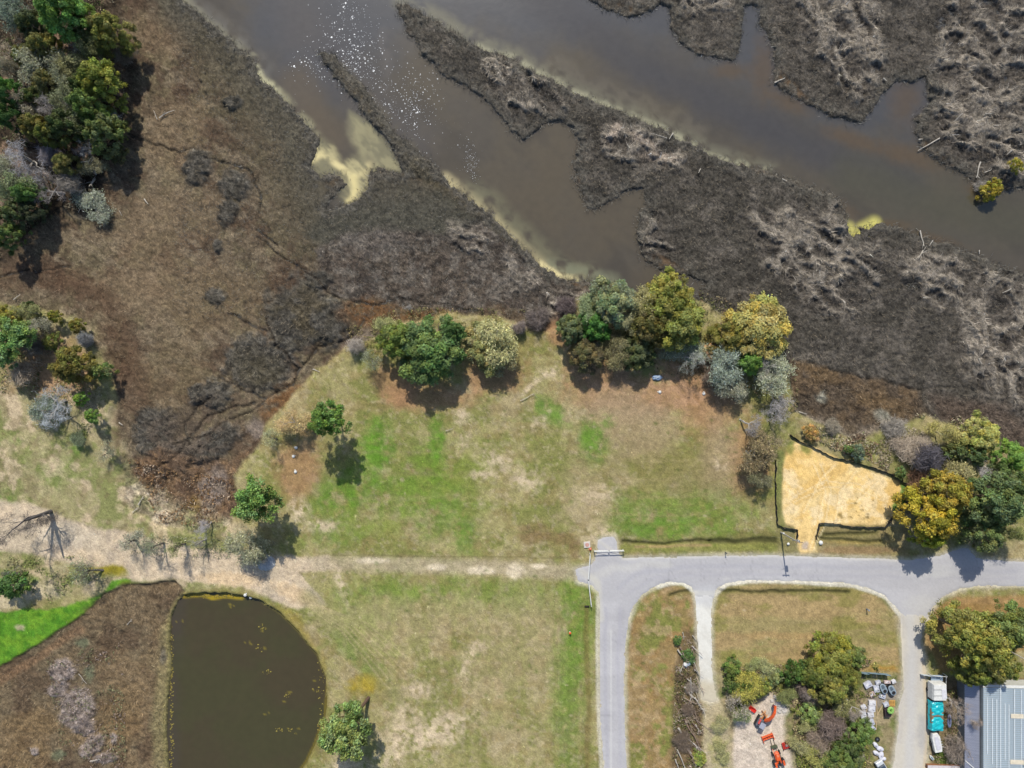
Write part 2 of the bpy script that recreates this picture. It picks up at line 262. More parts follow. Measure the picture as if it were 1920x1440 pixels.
F.blobs([(1650,1255,36,10,0)], (176, 132, 62), .7); F.blobs([(1450,1190,80,8,0)], (182,150,104), .5)
F.mix(F.poly([(1745,1140),(1790,1118),(1990,1112),(1990,1200),(1760,1260),(1735,1200)], 5, 4), (168, 132, 84), .8)
F.blobs([(1735,1195,10,40),(1850,1125,80,7)], (178, 146, 104), .6)
F.mix(F.poly([(1530,985),(1700,985),(1706,1045),(1540,1040)], 4, 4), (150, 134, 94), .7); F.blobs([(1610,1015,60,5)], (190, 160, 96), .6); F.blobs([(1610,1030,80,8)], (160, 128, 96), .6)
F.mix(F.poly([(1452,980),(1492,992),(1492,1040),(1450,1038)], 4, 3), (138, 130, 88), .7)
for d in [[(1170,1014),(1240,1018),(1310,1014),(1330,1014)],[(1330,1016),(1450,1012)],[(1530,1006),(1600,1012),(1650,1014)],[(1545,1000),(1640,998)],[(1345,1106),(1420,1108),(1500,1106),(1590,1108)],[(1256,1112),(1292,1108)]]:
    wd = 5.5 if d[0] == (1330,1016) else 2.6
    F.mix(F.linem(d, wd * 2.2, 3, .8), (112, 108, 62), .6); F.mix(F.lift(F.linem(d, wd * .8, 5, .8), -.34), (66, 66, 40), .75)
F.mix(F.linem([(1170,1026),(1300,1026),(1450,1026)], 7, 2), (140, 142, 74), .7); F.mix(F.linem([(1190,1024),(1330,1022)], 2.5, 2), (186, 152, 116), .5)
for k in range(14): F.mix(F.linem([(640 + 30*k,1100 - k),(650 + 30*k,1250),(640 + 31*k,1440)], 4, 8, .9), (146, 148, 84) if k % 2 else (176, 164, 122), .22)
for k in range(12): F.mix(F.linem([(620,760 + 22*k),(760,770 + 20*k),(900,758 + 22*k),(1060,770 + 20*k)], 4, 10, .9), (122, 136, 66) if k % 2 else (168, 154, 112), .2)
for k in range(240):
    x, y = R.uniform(600, 1440), R.uniform(760, 1440); F.mix(F.blobm(x, y, R.uniform(1.5, 5), R.uniform(1.5, 4), 0, .8, .5), (92, 112, 48) if k % 3 else (196, 180, 148), .55)
F.mix(F.linem([(1098,1140),(1100,1250),(1104,1330),(1100,1440)], 5, 4, .6), (120, 106, 62), .6)
# yard ground
yard = F.poly([(1350,1250),(1500,1255),(1690,1262),(1690,1520),(1320,1520),(1320,1330)], 10, 8)
F.mix(yard, (150, 136, 104), .8); F.mott(yard, (110, 124, 62), 24, .52, .08, .7, 6); F.mott(yard, (196, 176, 144), 22, .58, .07, .6, 2)
F.mix(F.poly([(1375,1330),(1420,1320),(1440,1300),(1470,1310),(1470,1330),(1465,1360),(1480,1400),(1500,1520),(1370,1520),(1372,1420)], 6, 6), (222, 206, 190), .9)
F.mix(F.poly([(1312,1300),(1346,1300),(1360,1340),(1375,1440),(1370,1520),(1320,1520)], 6, 6), (196, 182, 150), .8)
F.mott(F.poly([(1318,1320),(1350,1320),(1375,1440),(1330,1440)], 6, 6), (158, 156, 96), 14, .52, .08, .6, 2)
F.mott(F.poly([(1480,1290),(1620,1290),(1640,1440),(1500,1440)], 10, 8), (84, 88, 48), 20, .5, .1, .7, 2)
F.mix(F.blobm(1462,1326,16,14), (226, 218, 204), .9)
F.mix(F.poly([(1620,1275),(1690,1275),(1690,1310),(1625,1330)], 5, 4), (150, 142, 136), .7)
for b in [(1380,1240),(1440,1250)]: F.mix(F.blobm(b[0], b[1], 40, 20), (150,150,84), .4)
F.mix(F.poly([(1742,1265),(1990,1270),(1990,1520),(1738,1520)], 5, 4), (128, 110, 86), .85); F.blobs([(1785,1420,30,20),(1760,1410,10,30)], (96, 124, 44), .7)
F.mix(F.poly([(1280,1180),(1306,1180),(1318,1440),(1270,1520),(1256,1440),(1262,1260)], 5, 4), (112, 96, 74), .75)
# sand lot
lot = [(1474,838),(1500,828),(1530,842),(1570,862),(1630,882),(1680,902),(1696,920),(1690,950),(1664,975),(1655,984),(1600,984),(1534,980),(1526,1012),(1530,1034),(1500,1038),(1492,1012),(1490,988),(1462,980),(1462,930),(1466,880)]
sl = F.poly(lot, 3, 4); F.mix(sl, (240, 206, 140)); F.tex(sl, .02); F.lift(sl, .12)
F.mott(sl, (246, 218, 160), 50, .5, .1, .8, 2); F.mott(sl, (226, 186, 112), 30, .55, .1, .7, 5, 2.5, -40); F.mott(sl, (250, 226, 180), 24, .6, .06, .7, 8)
F.blobs([(1510,870,40,30,30),(1545,860,40,12,20)], (242, 202, 124), .6)
F.mix(F.poly([(1684,905),(1700,912),(1702,930),(1690,948),(1672,962),(1668,950),(1682,930)], 2, 3), (98, 136, 62), .95)
F.mix(F.linem([(1462,850),(1458,900),(1460,960),(1466,982)], 6, 3), (124, 130, 76), .85); F.blobs([(1508,843,14,8,20),(1480,840,8,16,0)], (118, 128, 62), .8); F.mix(F.blobm(1508,1022,10,8), (176,168,170), .7)
for q in [[(1520,870),(1540,920),(1530,980),(1512,1030)],[(1532,868),(1552,920),(1542,980),(1520,1030)],[(1480,930),(1540,900),(1600,905),(1660,930)],[(1482,940),(1540,911),(1600,915),(1658,941)],[(1560,870),(1530,900),(1500,960)],[(1600,880),(1570,920),(1560,975)],[(1640,900),(1600,940),(1560,950)]]:
    F.mix(F.linem(q, 1.3, 3), (214, 176, 108), .45); F.mix(F.linem([(a_ + 4, b_ + 1) for a_, b_ in q], 1.2, 3), (250, 230, 186), .5)
for k in range(60):
    x, y = R.uniform(1470,1680), R.uniform(860,980); s_ = R.lognormvariate(.2, .5)
    if k > 14: x, y = R.gauss(1620, 30), R.gauss(950, 16)
    F.mix(F.blobm(x, y, s_ * 1.3, s_, 0, .6, .5), (120, 104, 60), .7)
# south-west marsh
sw = F.poly(SWMARSH, 3, 4); F.Z[sw[0]] -= sw[1] * .45; F.mix(sw, (118, 102, 76)); F.tex(sw, .7)
F.mott(sw, (134, 110, 76), 60, .5, .1, .6, 5); F.mott(sw, (88, 68, 52), 40, .56, .08, .6, 3); F.blobs([(40,1420,60,40),(225,1340,46,60,20),(60,1360,60,30)], (132, 106, 66), .5)
F.mix(F.linem([(318,1180),(312,1260),(300,1360),(306,1440)], 16, 5, .6), (138, 126, 82), .8); F.mix(F.linem([(-40,1300),(60,1240),(150,1180)], 8, 6), (140, 108, 76), .7)
for b in [(145,1330,34,38,0),(118,1256,26,22,0),(112,1290,20,14,-30),(176,1396,30,16,-40),(160,1360,20,22,0),(200,1420,24,10,-10),(66,1408,8,8,0),(214,1382,8,10,0)]:
    q = F.blobm(*b, .25, .35); F.mix(q, (126, 112, 106), .85); F.lift(q, .4); F.tex(q, 1); F.mott(q, (160, 146, 138), 9, .52, .1, .6, 4)
F.blobs([(292,1236,30,24)], (150,130,90), .5, soft=.8); F.blobs([(306,1230,7,18)], (84,84,84), .6); F.blobs([(155,1205,14,10),(168,1262,12,16),(110,1415,14,10)], (108, 118, 88), .7)
F.blobs([(240,1150,80,30,0),(290,1110,40,16)], (120, 100, 72), .6)
# pond rim, water beds
pw = F.poly(POND, 2.5, 3, 1); 
rim = F.linem(POND + POND[:1], 7, 3, .6); F.mix(rim, (138, 128, 74), .75)
x0 = F.win(-3000, -3000, 5200, 620); dW = F.sdf(WATER, x0, F.W1[x0] * 7 + F.E[x0] * 2, F.W2[x0] * 7 + F.E[x0] * 2) + F.E[x0] * 5
shore = sst(-8, -3, dW) * (1 - sst(8, 22, dW + F.E[x0] * 10)) * (F.Y[x0] < 545) * (F.X[x0] > 300); F.mix((x0, shore), (86, 82, 74), .85); F.T[x0] = np.maximum(F.T[x0], shore * .9)
cbank = sst(-13, -6, dW); bank = sst(-5, 3, dW)                                   # 0 in the water, 1 on land
# roads: outlines in source pixels
ROAD = [(1076,1066),(1086,1060),(1104,1056),(1112,1046),(1117,1030),(1118,1010),(1130,1004),(1152,1003),(1158,1012),(1161,1030),(1168,1042),(1250,1040),(1350,1038),(1450,1037),(1560,1041),(1650,1043),(1706,1046),(1760,1037),(1800,1024),(1812,1024),(1832,1042),(1880,1048),(1920,1050),(2200,1052),(6000,1060),
 (6000,1118),(2200,1110),(1920,1101),(1830,1100),(1796,1107),(1768,1120),(1748,1140),(1738,1160),(1690,1160),(1674,1136),(1652,1116),(1620,1103),(1580,1095),(1500,1091),(1400,1090),(1366,1094),(1346,1104),(1338,1122),(1302,1122),(1294,1102),(1278,1094),(1256,1093),(1230,1100),(1206,1116),(1190,1136),(1181,1160),(1176,1200),(1173,1260),(1173,1350),(1178,1440),(1188,1600),(1240,2400),(1180,2400),(1132,1600),(1128,1440),(1122,1350),(1121,1250),(1121,1150),(1120,1112),(1108,1100),(1082,1092),(1077,1080)]
DRIVE = [(1299,1112),(1301,1150),(1306,1220),(1309,1280),(1312,1312),(1330,1318),(1346,1312),(1338,1270),(1336,1200),(1335,1150),(1340,1112)]
GRAVEL = [(1684,1148),(1684,1180),(1687,1250),(1690,1290),(1680,1320),(1680,1360),(1668,1440),(1662,1600),(1640,2400),(1760,2400),(1742,1600),(1736,1440),(1741,1350),(1736,1250),(1726,1200),(1734,1170),(1744,1148)]
for pg in (ROAD, DRIVE, GRAVEL): F.mix(F.poly(pg, 7, 3, 2), (214, 206, 188), .8)          # pale shoulder on the ground
F.mix(F.linem([(1232,1099),(1256,1092),(1280,1093),(1298,1106)], 4, 2), (226,222,206), .8); F.mix(F.linem([(1340,1112),(1360,1094),(1400,1088),(1500,1089),(1600,1097),(1660,1118),(1684,1150)], 4, 2), (222,216,200), .85)
F.mix(F.linem([(1120,1120),(1119,1250),(1126,1440)], 3, 2), (206,200,180), .8)
rs = F.Z * 0
for pg in (ROAD, DRIVE, GRAVEL):
    w, m = F.poly(pg, 8, 0, 0); rs[w] = np.maximum(rs[w], m)
F.T *= (1 - rs); ZR = 0.5
f1 = fbm(F.X, F.Y, 46, 3, 9) - .5; f2 = fbm(F.X, F.Y, 10, 3, 2) - .5
wh = np.random.default_rng(3).random(F.X.shape) - .5; wh2 = fbm(F.X, F.Y, 5.2, 2, 4) - .5
far = sst(0, 260, np.maximum(np.abs(F.X - 960) - 1130, np.abs(F.Y - 720) - 890))
F.Z += (F.T * (f1 * .5 + f2 * .55 + wh * .22 + wh2 * .5) + (1 - F.T) * (f1 * .08 + f2 * .07 + wh * .02)) * (1 - far)
F.Z = F.Z * (1 - rs) + ZR * rs
road_in = F.Z * 0
for pg in (ROAD, DRIVE, GRAVEL):
    w = F.win(min(p[0] for p in pg) - 9, min(p[1] for p in pg) - 9, max(p[0] for p in pg) + 9, max(p[1] for p in pg) + 9)
    road_in[w] = np.maximum(road_in[w], sst(1, 4, -F.sdf(pg, w, 0, 0)))
F.Z -= road_in * .12
Zw = F.Z[x0]; F.Z[x0] = Zw * bank + (-1.0) * (1 - bank); bk = cbank[..., None]; F.C[x0] = F.C[x0] * bk + S(62, 58, 50) * (1 - bk)
w, m = pw; F.Z[w] = F.Z[w] * (1 - m) - 1.3 * m; F.C[w] = F.C[w] * (1 - m[..., None]) + S(50, 42, 30) * m[..., None]
# per-vertex grain of real colour differences (stems, litter, bare specks)
g = 1 + (np.random.default_rng(5).random(F.X.shape) - .5) * (.2 + .55 * F.T) + (fbm(F.X, F.Y, 8, 3, 7) - .5) * (.5 + .4 * F.T)
g = g * (1 - .03 * sst(.4, .55, F.T) + .24 * sst(.6, .85, F.T)); gm = F.C.mean(-1, keepdims=True); gk = (.18 * sst(.4, .7, F.T))[..., None]; F.C = F.C * (1 - gk) + gm * gk
g = 1 + (g - 1) * (1 - far)
mid = S(88, 80, 70) * (F.Y < 600)[..., None] + S(120, 122, 78) * (F.Y >= 600)[..., None]; keepc = (far * .8)[..., None] * ((rs < .05) & (F.Z > -.3))[..., None]; F.C = F.C * (1 - keepc) + mid * keepc
F.C = np.clip(F.C * g[..., None], .004, .85)

def mesh_from(name, co, faces, mats, cols=None, nv=3, smooth=False):
    me = bpy.data.meshes.new(name); co = np.ascontiguousarray(co, np.float32); faces = np.ascontiguousarray(faces, np.int32)
    me.vertices.add(len(co)); me.vertices.foreach_set('co', co.ravel())
    me.loops.add(faces.size); me.loops.foreach_set('vertex_index', faces.ravel())
    n = len(faces); me.polygons.add(n); me.polygons.foreach_set('loop_start', np.arange(0, n * nv, nv, dtype=np.int32))
    me.polygons.foreach_set('use_smooth', np.full(n, smooth))
    me.update(calc_edges=True)
    if cols is not None:
        at = me.attributes.new('Col', 'FLOAT_COLOR', 'POINT'); c4 = np.ones((len(co), 4), np.float32); c4[:, :cols.shape[1]] = cols
        at.data.foreach_set('color', c4.ravel())
    for m_ in (mats if isinstance(mats, (list, tuple)) else [mats]): me.materials.append(m_)
    return me
def link(name, me, parent=None, kind=None, label=None, cat=None, group=None, loc=(0, 0, 0)):
    o = bpy.data.objects.new(name, me); COL.objects.link(o); o.location = loc
    if parent: o.parent = parent
    if kind: o['kind'] = kind
    if label: o['label'] = label
    if cat: o['category'] = cat
    if group: o['group'] = group
    return o
def empty(name, label, cat, loc, rot=0, group=None):
    o = bpy.data.objects.new(name, None); COL.objects.link(o); o.location = loc; o.rotation_euler = (0, 0, rot)
    o['label'] = label; o['category'] = cat; o.empty_display_size = .3
    if group: o['group'] = group
    return o
# ---- materials
def mat(name, rough=.9, spec=.2, metal=0):
    m = bpy.data.materials.new(name); m.use_nodes = True; b = m.node_tree.nodes['Principled BSDF']
    b.inputs['Roughness'].default_value = rough; b.inputs['Specular IOR Level'].default_value = spec; b.inputs['Metallic'].default_value = metal
    return m, m.node_tree, b
def nn(t, ty, **k):
    n = t.nodes.new(ty)
    for a_, v in k.items(): setattr(n, a_, v)
    return n
def vary(t, b, src, amt=.3, sc=3.0, det=4, dist=0, aniso=None):
    tc = nn(t, 'ShaderNodeTexCoord'); mp = nn(t, 'ShaderNodeMapping'); no = nn(t, 'ShaderNodeTexNoise')
    if aniso: mp.inputs['Scale'].default_value = aniso
    t.links.new(tc.outputs['Object'], mp.inputs[0]); t.links.new(mp.outputs[0], no.inputs['Vector'])
    no.inputs['Scale'].default_value = sc; no.inputs['Detail'].default_value = det; no.inputs['Distortion'].default_value = dist
    mr = nn(t, 'ShaderNodeMapRange'); mr.inputs[1].default_value = .3; mr.inputs[2].default_value = .7; mr.inputs[3].default_value = 1 - amt; mr.inputs[4].default_value = 1 + amt
    t.links.new(no.outputs[0], mr.inputs[0])
    mx = nn(t, 'ShaderNodeVectorMath', operation='SCALE'); t.links.new(mr.outputs[0], mx.inputs['Scale'])
    if hasattr(src, 'links'): t.links.new(src, mx.inputs[0])
    else: mx.inputs[0].default_value = tuple(src)
    if b is not None: t.links.new(mx.outputs[0], b.inputs['Base Color'])
    return mx.outputs[0], no.outputs[0]
def bump(t, b, h, s=.5, d=.05):
    n = nn(t, 'ShaderNodeBump'); n.inputs['Strength'].default_value = s; n.inputs['Distance'].default_value = d
    t.links.new(h, n.inputs['Height']); t.links.new(n.outputs[0], b.inputs['Normal'])
def colmat(name, amt=.2, sc=4, rough=.95, spec=.1, bmp=.5, bd=.06, aniso=None, det=4, coarse=0):
    m, t, b = mat(name, rough, spec); at = nn(t, 'ShaderNodeAttribute', attribute_name='Col')
    src = at.outputs['Color']
    if coarse:                                          # rougher cover (reeds, wrack) carries stronger fine mottling
        tc = nn(t, 'ShaderNodeTexCoord'); no = nn(t, 'ShaderNodeTexNoise'); no.inputs['Scale'].default_value = 3.1; no.inputs['Detail'].default_value = 6; no.inputs['Roughness'].default_value = .68; no.inputs['Distortion'].default_value = .8
        t.links.new(tc.outputs['Object'], no.inputs['Vector']); mr = nn(t, 'ShaderNodeMapRange'); mr.inputs[1].default_value = .33; mr.inputs[2].default_value = .67; mr.inputs[3].default_value = -1; mr.inputs[4].default_value = 1; t.links.new(no.outputs[0], mr.inputs[0])
        am = nn(t, 'ShaderNodeMath', operation='MULTIPLY_ADD'); t.links.new(at.outputs['Alpha'], am.inputs[0]); am.inputs[1].default_value = coarse; am.inputs[2].default_value = .1
        ml = nn(t, 'ShaderNodeMath', operation='MULTIPLY_ADD'); t.links.new(mr.outputs[0], ml.inputs[0]); t.links.new(am.outputs[0], ml.inputs[1]); ml.inputs[2].default_value = 1
        vs = nn(t, 'ShaderNodeVectorMath', operation='SCALE'); t.links.new(src, vs.inputs[0]); t.links.new(ml.outputs[0], vs.inputs['Scale']); src = vs.outputs[0]
    c, h = vary(t, b, src, amt, sc, det, 0, aniso); bump(t, b, h, bmp, bd); return m
_pc = {}
def pmat(rgb, rough=.7, spec=.3, metal=0, amt=.12, sc=2.5, name=None, aniso=None, bmp=0.15):
    """plain painted / natural material with grain; rgb = how the thing looks in full sun in the photograph"""
    k = (tuple(rgb), rough, metal, amt, aniso)
    if k not in _pc:
        m, t, b = mat(name or 'surface', rough, spec, metal); c, h = vary(t, b, tuple(S(*rgb)), amt, sc, 4, 0, aniso)
        if bmp: bump(t, b, h, bmp, .03)
        _pc[k] = m
    return _pc[k]
M_ground = colmat('ground_cover', .26, 6.5, bmp=.6, bd=.08, det=6, coarse=.38)
ny, nx = F.X.shape
co = np.stack([(F.X - 960) * .1, (720 - F.Y) * .1, F.Z], -1).reshape(-1, 3)
idx = np.arange(ny * nx).reshape(ny, nx)
def quads(idx): return np.stack([idx[:-1, :-1], idx[1:, :-1], idx[1:, 1:], idx[:-1, 1:]], -1).reshape(-1, 4)
gme = mesh_from('ground', co, quads(idx), M_ground, np.concatenate([F.C.reshape(-1, 3), np.clip(F.T, 0, 1).reshape(-1, 1)], 1), 4, True)
link('ground', gme, kind='structure')
def zat(x, y):                              # ground height at world x, y
    px, py = x * 10 + 960, 720 - y * 10
    i = min(max(np.searchsorted(F.ax, px) - 1, 0), nx - 2); j = min(max(np.searchsorted(F.ay, py) - 1, 0), ny - 2)
    return float(F.Z[j:j + 2, i:i + 2].mean())
def wat(px, py):                            # signed land test, source pixels
    i = int(np.clip(np.searchsorted(F.ax, px), 0, nx - 1)); j = int(np.clip(np.searchsorted(F.ay, py), 0, ny - 1)); return F.Z[j, i]

# ---- water sheets
ZW = -0.28; ZP = -0.35
wf = Field(axis(300, 1990, 3.5, 9000), axis(-70, 620, 3.5, 9000)[:-12], (87, 80, 68)); F = wf
wf.ay = wf.ay
F.mott(F.poly([(200,-9000),(9000,-9000),(9000,9000),(200,9000)], 1, 0), (93, 84, 67), 90, .5, .15, .7, 3); F.mott(F.poly([(200,-9000),(9000,-9000),(9000,9000),(200,9000)], 1, 0), (74, 68, 58), 44, .58, .12, .5, 8, 2.2, 40)
F.mix(F.poly([(300,-9000),(9000,-9000),(1900,250),(1600,250),(1300,110),(1130,60),(980,100),(820,40),(740,90),(640,170),(560,170),(460,60)], 60, 30), (80, 81, 84), .85)  # blue-grey sky reflection painted into the water colour
F.mix(F.linem([(600,60),(680,180),(780,260)], 40, 12, .8), (86, 82, 80), .5)
F.mix(F.linem([(560,60),(545,-60)], 40, 10, .8), (92, 86, 80), .5)
F.mix(F.linem([(1000,-20),(1180,110),(1360,200),(1500,270),(1700,340)], 34, 14, .9), (74, 72, 72), .8)
F.mix(F.linem([(1600,330),(1760,380),(1990,440)], 40, 14, .9), (84, 80, 64), .8)
F.blobs([(1430,130,24,60),(1700,190,36,50),(1600,260,60,16,20),(1480,190,44,16,25),(1700,290,60,20,20),(1570,385,44,14,25),(1450,345,30,10,20),(1660,420,50,8),(1740,445,60,10,12),(1840,350,30,14),(1370,130,30,16)], (98, 80, 56), .6, soft=.9)
F.blobs([(1120,400,80,70),(1040,300,60,60),(1240,520,60,30),(1000,380,60,60)], (94, 84, 66), .6, soft=.9)
F.mix(F.linem([(560,150),(590,220),(620,260)], 30, 10, .8), (100, 88, 70), .7)
def film(pts, wd, col, a, warp=5, streak=True):
    w, m = F.linem(pts, wd, warp, .8)
    if streak: m = m * sst(.25, .6, fbm(F.X[w] + F.W1[w] * 14, F.Y[w] + F.W2[w] * 14, 20, 4, 6))
    F.mix((w, m), col, a)
ns = [(745,6),(800,28),(850,58),(900,88),(960,108),(1010,136),(1060,164),(1102,182),(1150,204),(1250,246),(1292,266),(1332,292),(1392,312),(1442,322)]
film([(x + 6, y - 6) for x, y in ns], 14, (128, 124, 102), .65); film(ns[3:], 7, (176, 172, 142), .8); film([(x + 22, y - 26) for x, y in ns[5:11]], 14, (112, 104, 88), .5)
film([(1442,322),(1560,372),(1600,420)], 8, (104, 96, 80), .6); film([(338,-10),(385,38),(430,72),(468,105),(486,145),(520,170),(556,210),(590,245)], 9, (160, 154, 122), .8)
film([(360,16),(440,72),(490,130)], 20, (112, 108, 100), .6); film([(470,105),(490,150),(520,168)], 7, (206, 200, 160), .8)
es = [(836,338),(872,366),(912,396),(946,430),(982,468),(1012,494),(1046,518),(1088,524)]
film(es, 13, (196, 182, 138), .9); film([(x + 18, y - 12) for x, y in es[1:]], 18, (126, 122, 94), .6); film([(1040,500),(1090,512),(1150,526)], 14, (132, 134, 108), .7); film([(1012,494),(1046,516),(1080,522)], 6, (232, 216, 160), .95)
F.mix(F.poly([(655,205),(690,225),(730,280),(765,320),(690,320),(672,290),(650,250)], 8, 8), (138, 132, 102), .8); F.mott(F.poly([(655,205),(690,225),(730,280),(765,320),(690,320),(672,290),(650,250)], 8, 8), (164,156,118), 26, .5, .08, .7, 2, 2.0, 50)
ip = F.poly([(580,262),(604,256),(640,300),(690,300),(695,350),(665,385),(640,360),(600,335),(578,310)], 12, 14); F.mix(ip, (142, 136, 104), .8); F.mott(ip, (196, 184, 136), 18, .5, .07, .8, 4, 2.4, 35); F.mott(ip, (112, 106, 84), 16, .58, .06, .7, 9, 2.4, 60)
film([(586,300),(604,288),(640,312),(662,330),(686,318),(692,308)], 6, (230, 214, 156), .95); film([(664,330),(668,355),(655,375)], 6, (226, 210, 150), .95); film([(650,230),(660,270),(700,310)], 7, (122,114,92), .6)
film([(1592,428),(1602,446),(1622,428),(1640,418)], 12, (216, 208, 116), .95, 3, False); film([(640,130),(720,220),(790,300)], 12, (100, 92, 72), .6)
film([(720,60),(725,120),(724,160)], 9, (104, 98, 92), .5)
M_water = colmat('tidal_water', .05, .8, .16, .45, .25, .05); M_pond = colmat('pond_water', .05, .8, .12, .4, .12, .03)
def sheet(name, fl, z, m_, label=None):
    ny_, nx_ = fl.X.shape; co_ = np.stack([(fl.X - 960) * .1, (720 - fl.Y) * .1, np.full(fl.X.shape, z)], -1).reshape(-1, 3)
    return link(name, mesh_from(name, co_, quads(np.arange(ny_ * nx_).reshape(ny_, nx_)), m_, np.clip(fl.C.reshape(-1, 3), .003, .8), 4, True), kind='structure')
sheet('water', wf, ZW, M_water)
pf = Field(np.arange(290, 640, 3.), np.arange(1095, 1520, 3.), (76, 68, 46)); F = pf
F.mix(F.linem([(330,1120),(316,1300),(318,1500)], 16, 6, .8), (76, 68, 58), .7); F.mott(F.poly([(300,1100),(630,1100),(630,1500),(300,1500)], 1, 0), (74, 72, 44), 80, .5, .15, .7, 3)
F.mix(F.linem([(342,1118),(380,1116),(396,1122),(420,1118),(450,1122)], 4.5, 2), (178, 154, 36), .85)
F.mix(F.linem([(490,1128),(526,1152),(560,1188),(594,1228),(610,1268)], 2.5, 2), (120, 110, 54), .6); F.mix(F.linem([(612,1290),(608,1350),(576,1424),(560,1450)], 2.5, 3), (146, 130, 40), .5)
for k in range(26):
    an = R.uniform(0, 6.28); x, y = [(490,1175),(484,1215),(536,1305),(598,1295),(546,1372),(436,1132),(500,1340),(334,1160),(470,1210)][k % 9]
    F.mix(F.blobm(x + R.gauss(0, 8), y + R.gauss(0, 8), R.uniform(1, 3.4), R.uniform(1, 2.6), 0, .4, .6), (140, 126, 50), .7)
sheet('pond_water', pf, ZP, M_pond)
F = gf

# ---- road sheets: real slabs with broken edges, coloured per vertex
def road(name, pts, z, thick, base, paint, seed, near=260):
    """triangulated grid clipped to the outline"""
    rf = Field(axis(max(min(p[0] for p in pts), -70), min(max(p[0] for p in pts), 1990), 3.0, 8000 if max(p[0] for p in pts) > 3000 else 0.1),
               axis(max(min(p[1] for p in pts), 900) - 9, min(max(p[1] for p in pts), 1510), 3.0, 8000 if max(p[1] for p in pts) > 2000 else .1), base)
    global F; F = rf; paint(rf)
    d = rf.sdf(pts, (slice(None), slice(None)), 0, 0) + (fbm(rf.X, rf.Y, 12, 4, seed, .7) - .5) * 10
    ins = d < 0; cell = ins[:-1, :-1] & ins[1:, :-1] & ins[1:, 1:] & ins[:-1, 1:]
    nb = ~ins; Z = np.where(d > -4.0, z - thick, z).astype(float)
    rf.C *= (1 + (np.random.default_rng(seed).random(rf.X.shape)[..., None] - .5) * .08)
    ii = np.arange(rf.X.size).reshape(rf.X.shape); q = quads(ii)[cell.ravel()]
    co_ = np.stack([(rf.X - 960) * .1, (720 - rf.Y) * .1, Z], -1).reshape(-1, 3)
    u, inv = np.unique(q, return_inverse=True)
    me = mesh_from(name, co_[u], inv.reshape(-1, 4), M_road, np.clip(rf.C.reshape(-1, 3)[u], .01, .85), 4, True)
    F = gf; return link(name, me, kind='structure')
M_road = colmat('road_surface', .07, 9, .95, .15, .25, .02)
def pr(f):
    for k in range(26):
        x, y = R.choice([(R.uniform(1180, 1900), R.uniform(1050, 1088)), (R.uniform(1130, 1168), R.uniform(1140, 1430))]); f.mix(f.blobm(x, y, R.uniform(3, 16), R.uniform(2, 5) if x > 1170 else R.uniform(5, 20), 0, 1.0, .5), R.choice([(174, 172, 178), (180, 177, 180), (208, 205, 200), (164, 162, 166)]), .5)
    for k in range(16):
        x = R.uniform(1180, 1880); f.mix(f.linem([(x, 1046), (x + R.uniform(-10, 10), 1066), (x + R.uniform(-20, 20), 1088)], .8, 5), (150, 148, 152), .45)
    for k in range(7):
        y = R.uniform(1150, 1430); f.mix(f.linem([(1124, y), (1146, y + R.uniform(-8, 8)), (1174, y + R.uniform(-12, 12))], .8, 4), (152, 150, 154), .45)
    f.mott(f.poly(ROAD, 1, 0), (200, 198, 200), 40, .5, .12, .6, 4, 3.0)
    f.mix(f.linem(ROAD[5:6] + [(1168,1046),(1250,1043),(1350,1041),(1500,1041),(1706,1050)], 3, 1), (206, 202, 194), .6)
    f.mix(f.linem([(1118,1110),(1116,1080),(1150,1064),(1250,1056)], 7, 8, .8), (208, 205, 198), .5); f.mix(f.linem([(1090,1070),(1120,1090),(1124,1160)], 6, 4, .8), (208,204,192), .6)
    f.mix(f.linem([(1160,1100),(1190,1075),(1280,1062),(1500,1060),(1900,1072)], 4, 4, .8), (176, 175, 182), .5); f.mix(f.linem([(1180,1110),(1230,1080),(1400,1076),(1900,1084)], 3, 4, .8), (180, 178, 184), .5)
    f.mix(f.linem([(1135,1140),(1134,1250),(1138,1440)], 3, 2, .8), (176, 174, 182), .5); f.mix(f.linem([(1162,1140),(1158,1250),(1164,1440)], 3, 2, .8), (180, 178, 186), .5)
    f.mix(f.linem([(1145,1180),(1145,1440)], .9, 1), (216, 214, 212), .6); f.mix(f.linem([(1256,1095),(1298,1112),(1340,1112),(1366,1096),(1500,1092),(1620,1104),(1690,1156)], 5, 3), (222, 218, 206), .7)
    f.mix(f.poly([(1310,1096),(1340,1096),(1336,1124),(1305,1124)], 3, 2), (196,196,198), .5); f.blobs([(1720,1130,30,18),(1740,1070,60,14)], (204, 202, 200), .6)
    f.mix(f.linem([(1765,1120),(1800,1104),(1900,1100)], 3, 2), (210,200,178), .7); f.blobs([(1510,1034,14,7)], (232, 208, 160), .9, soft=.3)
road('road', ROAD, ZR - .02, .09, (188, 186, 188), pr, 3)
def pd(f): f.mott(f.poly(DRIVE, 1, 0), (236, 234, 226), 14, .5, .1, .8, 5); f.mix(f.poly([(1295,1090),(1345,1090),(1340,1135),(1300,1135)], 8, 6), (206, 205, 206), .7); f.mix(f.poly([(1300,1276),(1350,1276),(1350,1330),(1300,1330)], 10, 6), (206, 194, 168), .8)
road('driveway', DRIVE, ZR - .01, .08, (224, 221, 212), pd, 5)
def pg_(f):
    f.mott(f.poly(GRAVEL, 1, 0), (198, 192, 184), 30, .5, .1, .7, 5); f.mix(f.linem([(1706,1150),(1706,1230),(1708,1330),(1704,1440)], 8, 5, .8), (204, 202, 200), .7)
    f.mix(f.linem([(1728,1240),(1738,1330),(1732,1440)], 4, 3), (214, 194, 160), .6); f.blobs([(1725,1370,10,40)], (180, 178, 176), .6); f.mix(f.linem([(1686,1170),(1690,1290)], 3, 2), (222,212,190), .7)
